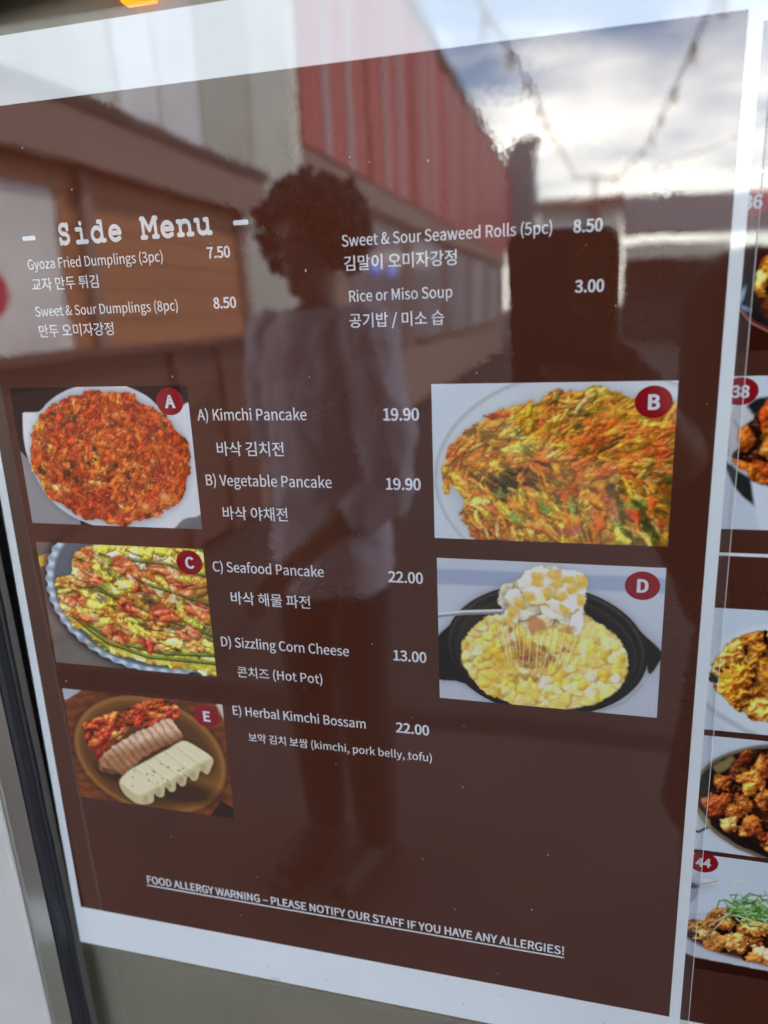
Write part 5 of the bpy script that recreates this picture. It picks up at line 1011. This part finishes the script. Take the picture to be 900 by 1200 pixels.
def loft(rows, seg=24):
    V, F = [], []
    for x, y, z, a, b in rows:
        for k in range(seg): V.append((x + a * math.cos(6.2832 * k / seg), y + b * math.sin(6.2832 * k / seg), z))
    for i in range(len(rows) - 1):
        for k in range(seg): F.append((i * seg + k, i * seg + (k + 1) % seg, (i + 1) * seg + (k + 1) % seg, (i + 1) * seg + k))
    F.append(tuple(reversed(range(seg)))); F.append(tuple(range((len(rows) - 1) * seg, len(rows) * seg)))
    return V, F
def head_parts(x, y, z):      # z: crown height; faces +Y
    c = z - .115
    return [ball_vf((x, y - .005, c + .02), .076, .094, .100, 20, 14), ball_vf((x, y + .022, c - .045), .060, .068, .072, 18, 12), ball_vf((x, y + .072, c - .095), .026, .022, .020),
            tube_vf([(x, y + .084, c + .012), (x, y + .098, c - .030)], [.009, .014], 8), ball_vf((x, y + .095, c - .032), .014, .012, .010),
            ball_vf((x - .076, y - .004, c - .012), .012, .020, .030), ball_vf((x + .076, y - .004, c - .012), .012, .020, .030),
            ball_vf((x, y + .086, c - .066), .024, .012, .008), ball_vf((x - .032, y + .074, c + .008), .015, .012, .010), ball_vf((x + .032, y + .074, c + .008), .015, .012, .010),
            tube_vf([(x, y - .012, c - .06), (x, y - .018, c - .19)], [.052, .058], 16)]
def hand_parts(w, d, n, spread, curl):   # w wrist, d along fingers, n palm normal, spread sideways
    w, d, n, s = [Vector(q) for q in (w, d, n, spread)]; d.normalize(); n.normalize(); s.normalize(); out = []
    out += [tube_vf([w + s * o_, w + d * .09 + s * o_ * 1.5], [.018, .015], 10) for o_ in (-.02, 0, .02)]
    for i, (o_, l) in enumerate(((-.030, .066), (-.010, .076), (.010, .071), (.030, .056))):
        b = w + d * .088 + s * o_; p1 = b + (d * math.cos(curl * .5) + n * math.sin(curl * .5)) * l * .45; p2 = p1 + (d * math.cos(curl) + n * math.sin(curl)) * l * .32; p3 = p2 + (d * math.cos(curl * 1.5) + n * math.sin(curl * 1.5)) * l * .28
        out += limb([b, p1, p2, p3], [.0095, .009, .0082, .007])
    t0 = w + d * .03 - s * .028; t1 = t0 + d * .03 - s * .028; t2 = t1 + d * .030 - s * .006 + n * .008; out += limb([t0, t1, t2], [.013, .010, .008])
    return out
# --- onlooker with curly hair, light tee
bx, by = -.565, -1.34
body = head_parts(bx, by, 1.735)
body += [loft([(bx, by, .80, .15, .10), (bx, by, .95, .16, .105), (bx, by, 1.1, .13, .095), (bx, by, 1.3, .165, .105), (bx, by, 1.42, .17, .085), (bx, by - .01, 1.48, .09, .065)])]
el = (bx + .225, by + .0, 1.10); wr = (bx + .035, by + .20, .93)
body += limb([(bx + .175, by, 1.405), el, wr], [.055, .043, .030]) + limb([(bx - .175, by, 1.405), (bx - .215, by - .07, 1.12), (bx - .08, by - .16, .98)], [.055, .043, .030])
body += hand_parts(wr, (-.75, .25, -.55), (.2, .3, -.9), (0, .9, .4), .7) + hand_parts((bx - .08, by - .16, .98), (1, 0, -.5), (0, .9, 0), (.3, 0, .9), .5)
for sx in (-.09, .09): body += limb([(bx + sx, by, .88), (bx + sx * 1.1, by + .01, .48), (bx + sx * 1.15, by - .02, .09)], [.085, .058, .042]) + [tube_vf([(bx + sx * 1.15, by - .05, .045), (bx + sx * 1.2, by + .16, .035)], [.042, .036], 10)]
onlook = tag(fused('person', body, M_SKIN, voxel=.006), 'standing person with dark curly hair in lilac grey shirt, mirrored left of centre', 'person')
shirt = [loft([(bx, by, .82, .195, .13), (bx, by, 1.0, .182, .125), (bx, by, 1.14, .165, .115), (bx, by, 1.3, .185, .125), (bx, by, 1.41, .175, .10), (bx, by - .008, 1.475, .105, .082)])]
shirt += limb([(bx + .165, by, 1.405), (bx + .215, by + .01, 1.22), (bx + .222, by + .015, 1.08), (bx + .165, by + .07, 1.03)], [.084, .082, .072, .062])
shirt += limb([(bx - .165, by, 1.405), (bx - .215, by - .03, 1.22), (bx - .20, by - .07, 1.10)], [.082, .078, .068])
so = fused('t_shirt', shirt, M_TEE, onlook, .008, 5)
tx = bpy.data.textures.new('cloth_folds', 'CLOUDS'); tx.noise_scale = .09; tx.noise_depth = 2
dm = so.modifiers.new('folds', 'DISPLACE'); dm.texture = tx; dm.strength = .035; dm.mid_level = .5
tr = [loft([(bx, by, .78, .155, .105), (bx, by, .9, .160, .102), (bx, by, .96, .150, .095)])]
for sx in (-.09, .09): tr += limb([(bx + sx, by, .86), (bx + sx * 1.1, by + .01, .48), (bx + sx * 1.15, by - .02, .12)], [.092, .078, .07])
fused('trousers', tr, M_TROUSER, onlook, .009, 5)
for sx in (-.09, .09): fused('shoe', [tube_vf([(bx + sx * 1.15, by - .075, .05), (bx + sx * 1.17, by + .04, .055), (bx + sx * 1.22, by + .19, .042)], [.044, .052, .04], 12), box_vf(bx + sx * 1.17 - .045, bx + sx * 1.17 + .045, by - .11, by + .215, 0.002, .03)], M_SHOE, onlook, .006, 3)
rh = random.Random(3); hp = [ball_vf((bx, by - .022, 1.655), .120, .108, .095)]
for _ in range(1100):
    a = rh.uniform(0, 6.283); t = math.acos(rh.uniform(-.7, 1)); x, y_, z = math.sin(t) * math.cos(a), math.sin(t) * math.sin(a), math.cos(t)
    if y_ > .5 and z < .30: continue
    r = rh.uniform(.96, 1.17) if rh.random() < .9 else rh.uniform(1.15, 1.27); q = rh.uniform(.006, .014)
    hp.append(ball_vf((bx + x * .134 * r, by - .015 + y_ * .120 * r, 1.645 + z * .106 * r), q, q, q * rh.uniform(.8, 1.3), 6, 4))
mesh_ob('hair', *join_vf(hp), M_HAIR, onlook, True)
for sx in (-.031, .031):
    mesh_ob('eye', *ball_vf((bx + sx, by + .084, 1.627), .0085, .006, .006), plain_mat('dark_eye', (.01, .008, .007), .2), onlook, True)
onlook.matrix_world = Matrix.Translation((bx, by, 0)) @ Matrix.Rotation(R(16), 4, 'Z') @ Matrix.Diagonal((.78, .92, .965, 1)) @ Matrix.Translation((-bx, -by, 0))
# --- photographer in dark clothes, holding the phone
qx, qy = .37, -.74
camp = Vector((0, -D, H))
def CP(r, up, f): return camp + cam_right * r - cam_down * up + cam_fwd * f
pb = head_parts(qx, qy, 1.765)
pb += [loft([(qx, qy, .80, .15, .11), (qx, qy, .95, .17, .12), (qx, qy, 1.1, .15, .11), (qx, qy, 1.32, .175, .115), (qx, qy, 1.42, .17, .09), (qx, qy - .01, 1.50, .09, .065)])]
wr = CP(.052, -.118, -.030); sh = (qx - .18, qy + .01, 1.40); el = (qx - .20, qy + .19, 1.12)
pb += limb([sh, el, tuple(wr)], [.055, .043, .030]) + limb([(qx + .18, qy, 1.40), (qx + .25, qy - .01, 1.08), (qx + .22, qy + .12, .86)], [.055, .043, .030])
pb += hand_parts((qx + .22, qy + .12, .86), (0, .2, -1), (-.9, .1, 0), (0, 1, .2), .6)
# hand round the phone: palm at its right edge, four fingers across the back, thumb on the screen side
pb += [tube_vf([wr, CP(.040, -.085, -.014), CP(.033, -.055, -.010)], [.026, .025, .018], 12), ball_vf(tuple(CP(.036, -.075, -.012)), .024)]
for i, l in enumerate((.050, .058, .054, .042)):
    up = -.052 - i * .0185
    pb += limb([CP(.036, up, -.010), CP(.028, up - .002, .003), CP(.028 - l * .55, up + .002, .0075), CP(.028 - l, up + .005, .0058)], [.0100, .0092, .0080, .0066])
pb += limb([CP(.040, -.070, -.020), CP(.026, -.048, -.0245), CP(.006, -.036, -.0225)], [.013, .0105, .0085])
for sx in (-.095, .095): pb += limb([(qx + sx, qy, .88), (qx + sx * 1.15, qy, .48), (qx + sx * 1.2, qy - .02, .09)], [.085, .058, .042]) + [tube_vf([(qx + sx * 1.2, qy - .05, .045), (qx + sx * 1.25, qy + .16, .035)], [.042, .036], 10)]
photog = tag(fused('person', pb, M_SKIN, voxel=.0042, smooth=3), 'person in black jacket holding up a phone, dark mirrored shape at right', 'person')
jk = [loft([(qx, qy, .70, .235, .16), (qx, qy, .80, .225, .155), (qx, qy, 1.1, .205, .145), (qx, qy, 1.30, .215, .14), (qx, qy, 1.40, .21, .115), (qx, qy, 1.455, .17, .1), (qx, qy - .008, 1.505, .115, .085), (qx, qy - .01, 1.555, .09, .08)])]
wv = Vector(wr); ev = Vector(el)
jk += limb([sh, el, tuple(ev.lerp(wv, .86))], [.078, .066, .046]) + limb([(qx + .178, qy, 1.40), (qx + .25, qy - .01, 1.08), (qx + .225, qy + .10, .90)], [.085, .066, .048])
fused('jacket', jk, M_JACKET, photog, .009, 5)
tr = [loft([(qx, qy, .70, .18, .13), (qx, qy, .9, .19, .13)])]
for sx in (-.095, .095): tr += limb([(qx + sx, qy, .82), (qx + sx * 1.15, qy, .48), (qx + sx * 1.2, qy - .02, .12)], [.115, .09, .08])
fused('trousers', tr, M_TROUSER, photog, .009, 5)
for sx in (-.095, .095): fused('shoe', [tube_vf([(qx + sx * 1.2, qy - .075, .05), (qx + sx * 1.22, qy + .04, .055), (qx + sx * 1.27, qy + .19, .042)], [.044, .052, .04], 12), box_vf(qx + sx * 1.22 - .045, qx + sx * 1.22 + .045, qy - .11, qy + .215, .002, .03)], M_SHOE, photog, .006, 3)
hp = [ball_vf((qx, qy - .025, 1.68), .092, .102, .095, 20, 14)]
for _ in range(160):
    a = rh.uniform(0, 6.283); t = math.acos(rh.uniform(-.7, 1)); x, y_, z = math.sin(t) * math.cos(a), math.sin(t) * math.sin(a), math.cos(t)
    if y_ > .3 and z < .5: continue
    hp.append(ball_vf((qx + x * .09, qy - .025 + y_ * .1, 1.675 + z * .093), .022, .022, .034, 7, 5))
mesh_ob('hair', *join_vf(hp), M_HAIR, photog, True)
for sx in (-.031, .031): mesh_ob('eye', *ball_vf((qx + sx, qy + .084, 1.657), .0085, .006, .006), M_HAIR, photog, True)
# --- the phone
phone = empty('smartphone', CP(-.0165, -.105, -.008), 'dark smartphone held up to the menu, mirrored below the seaweed roll price', 'phone')
def rrect(x0, x1, y0, y1, r, n=7):
    o = []
    for cx_, cy_, a0 in ((x1 - r, y1 - r, 0), (x0 + r, y1 - r, 90), (x0 + r, y0 + r, 180), (x1 - r, y0 + r, 270)):
        o += [(cx_ + r * math.cos(R(a0 + 90 * k / n)), cy_ + r * math.sin(R(a0 + 90 * k / n))) for k in range(n + 1)]
    return o
def prism(name, outline, f0, f1, mat, parent):
    n = len(outline); V = [CP(x, y_, f) for f in (f0, f1) for x, y_ in outline]
    F = [tuple(reversed(range(n))), tuple(range(n, 2 * n))] + [(k, (k + 1) % n, n + (k + 1) % n, n + k) for k in range(n)]
    return mesh_ob(name, V, F, mat, parent)
M_PBACK = plain_mat('dark_phone_back', (.02, .016, .016), .3); M_PRIM = plain_mat('phone_rim_metal', (.5, .47, .44), .25, .9); M_LENS = plain_mat('lens_glass', (.004, .004, .005), .05)
PX0, PX1, PY0, PY1 = -.053, .0205, -.106, .045
prism('rim', rrect(PX0, PX1, PY0, PY1, .0105), -.0135, -.0068, M_PRIM, phone)
prism('back_panel', rrect(PX0 + .0008, PX1 - .0008, PY0 + .0008, PY1 - .0008, .0100), -.0068, -.0060, M_PBACK, phone)
prism('screen', rrect(PX0 + .001, PX1 - .001, PY0 + .001, PY1 - .001, .0100), -.0142, -.0135, M_LENS, phone)
bump_ = prism('camera_bump', rrect(-.018, .0175, -.016, .041, .009), -.0060, -.0046, M_PBACK, phone)
for cx_, cy_ in ((0, 0), (0, .024)):
    prism('lens_ring', [(cx_ + .0085 * math.cos(6.2832 * k / 28), cy_ + .0085 * math.sin(6.2832 * k / 28)) for k in range(28)], -.0046, -.0034, M_PRIM, bump_)
    prism('lens_cover', [(cx_ + .007 * math.cos(6.2832 * k / 28), cy_ + .007 * math.sin(6.2832 * k / 28)) for k in range(28)], -.0034, -.0031, M_LENS, bump_)
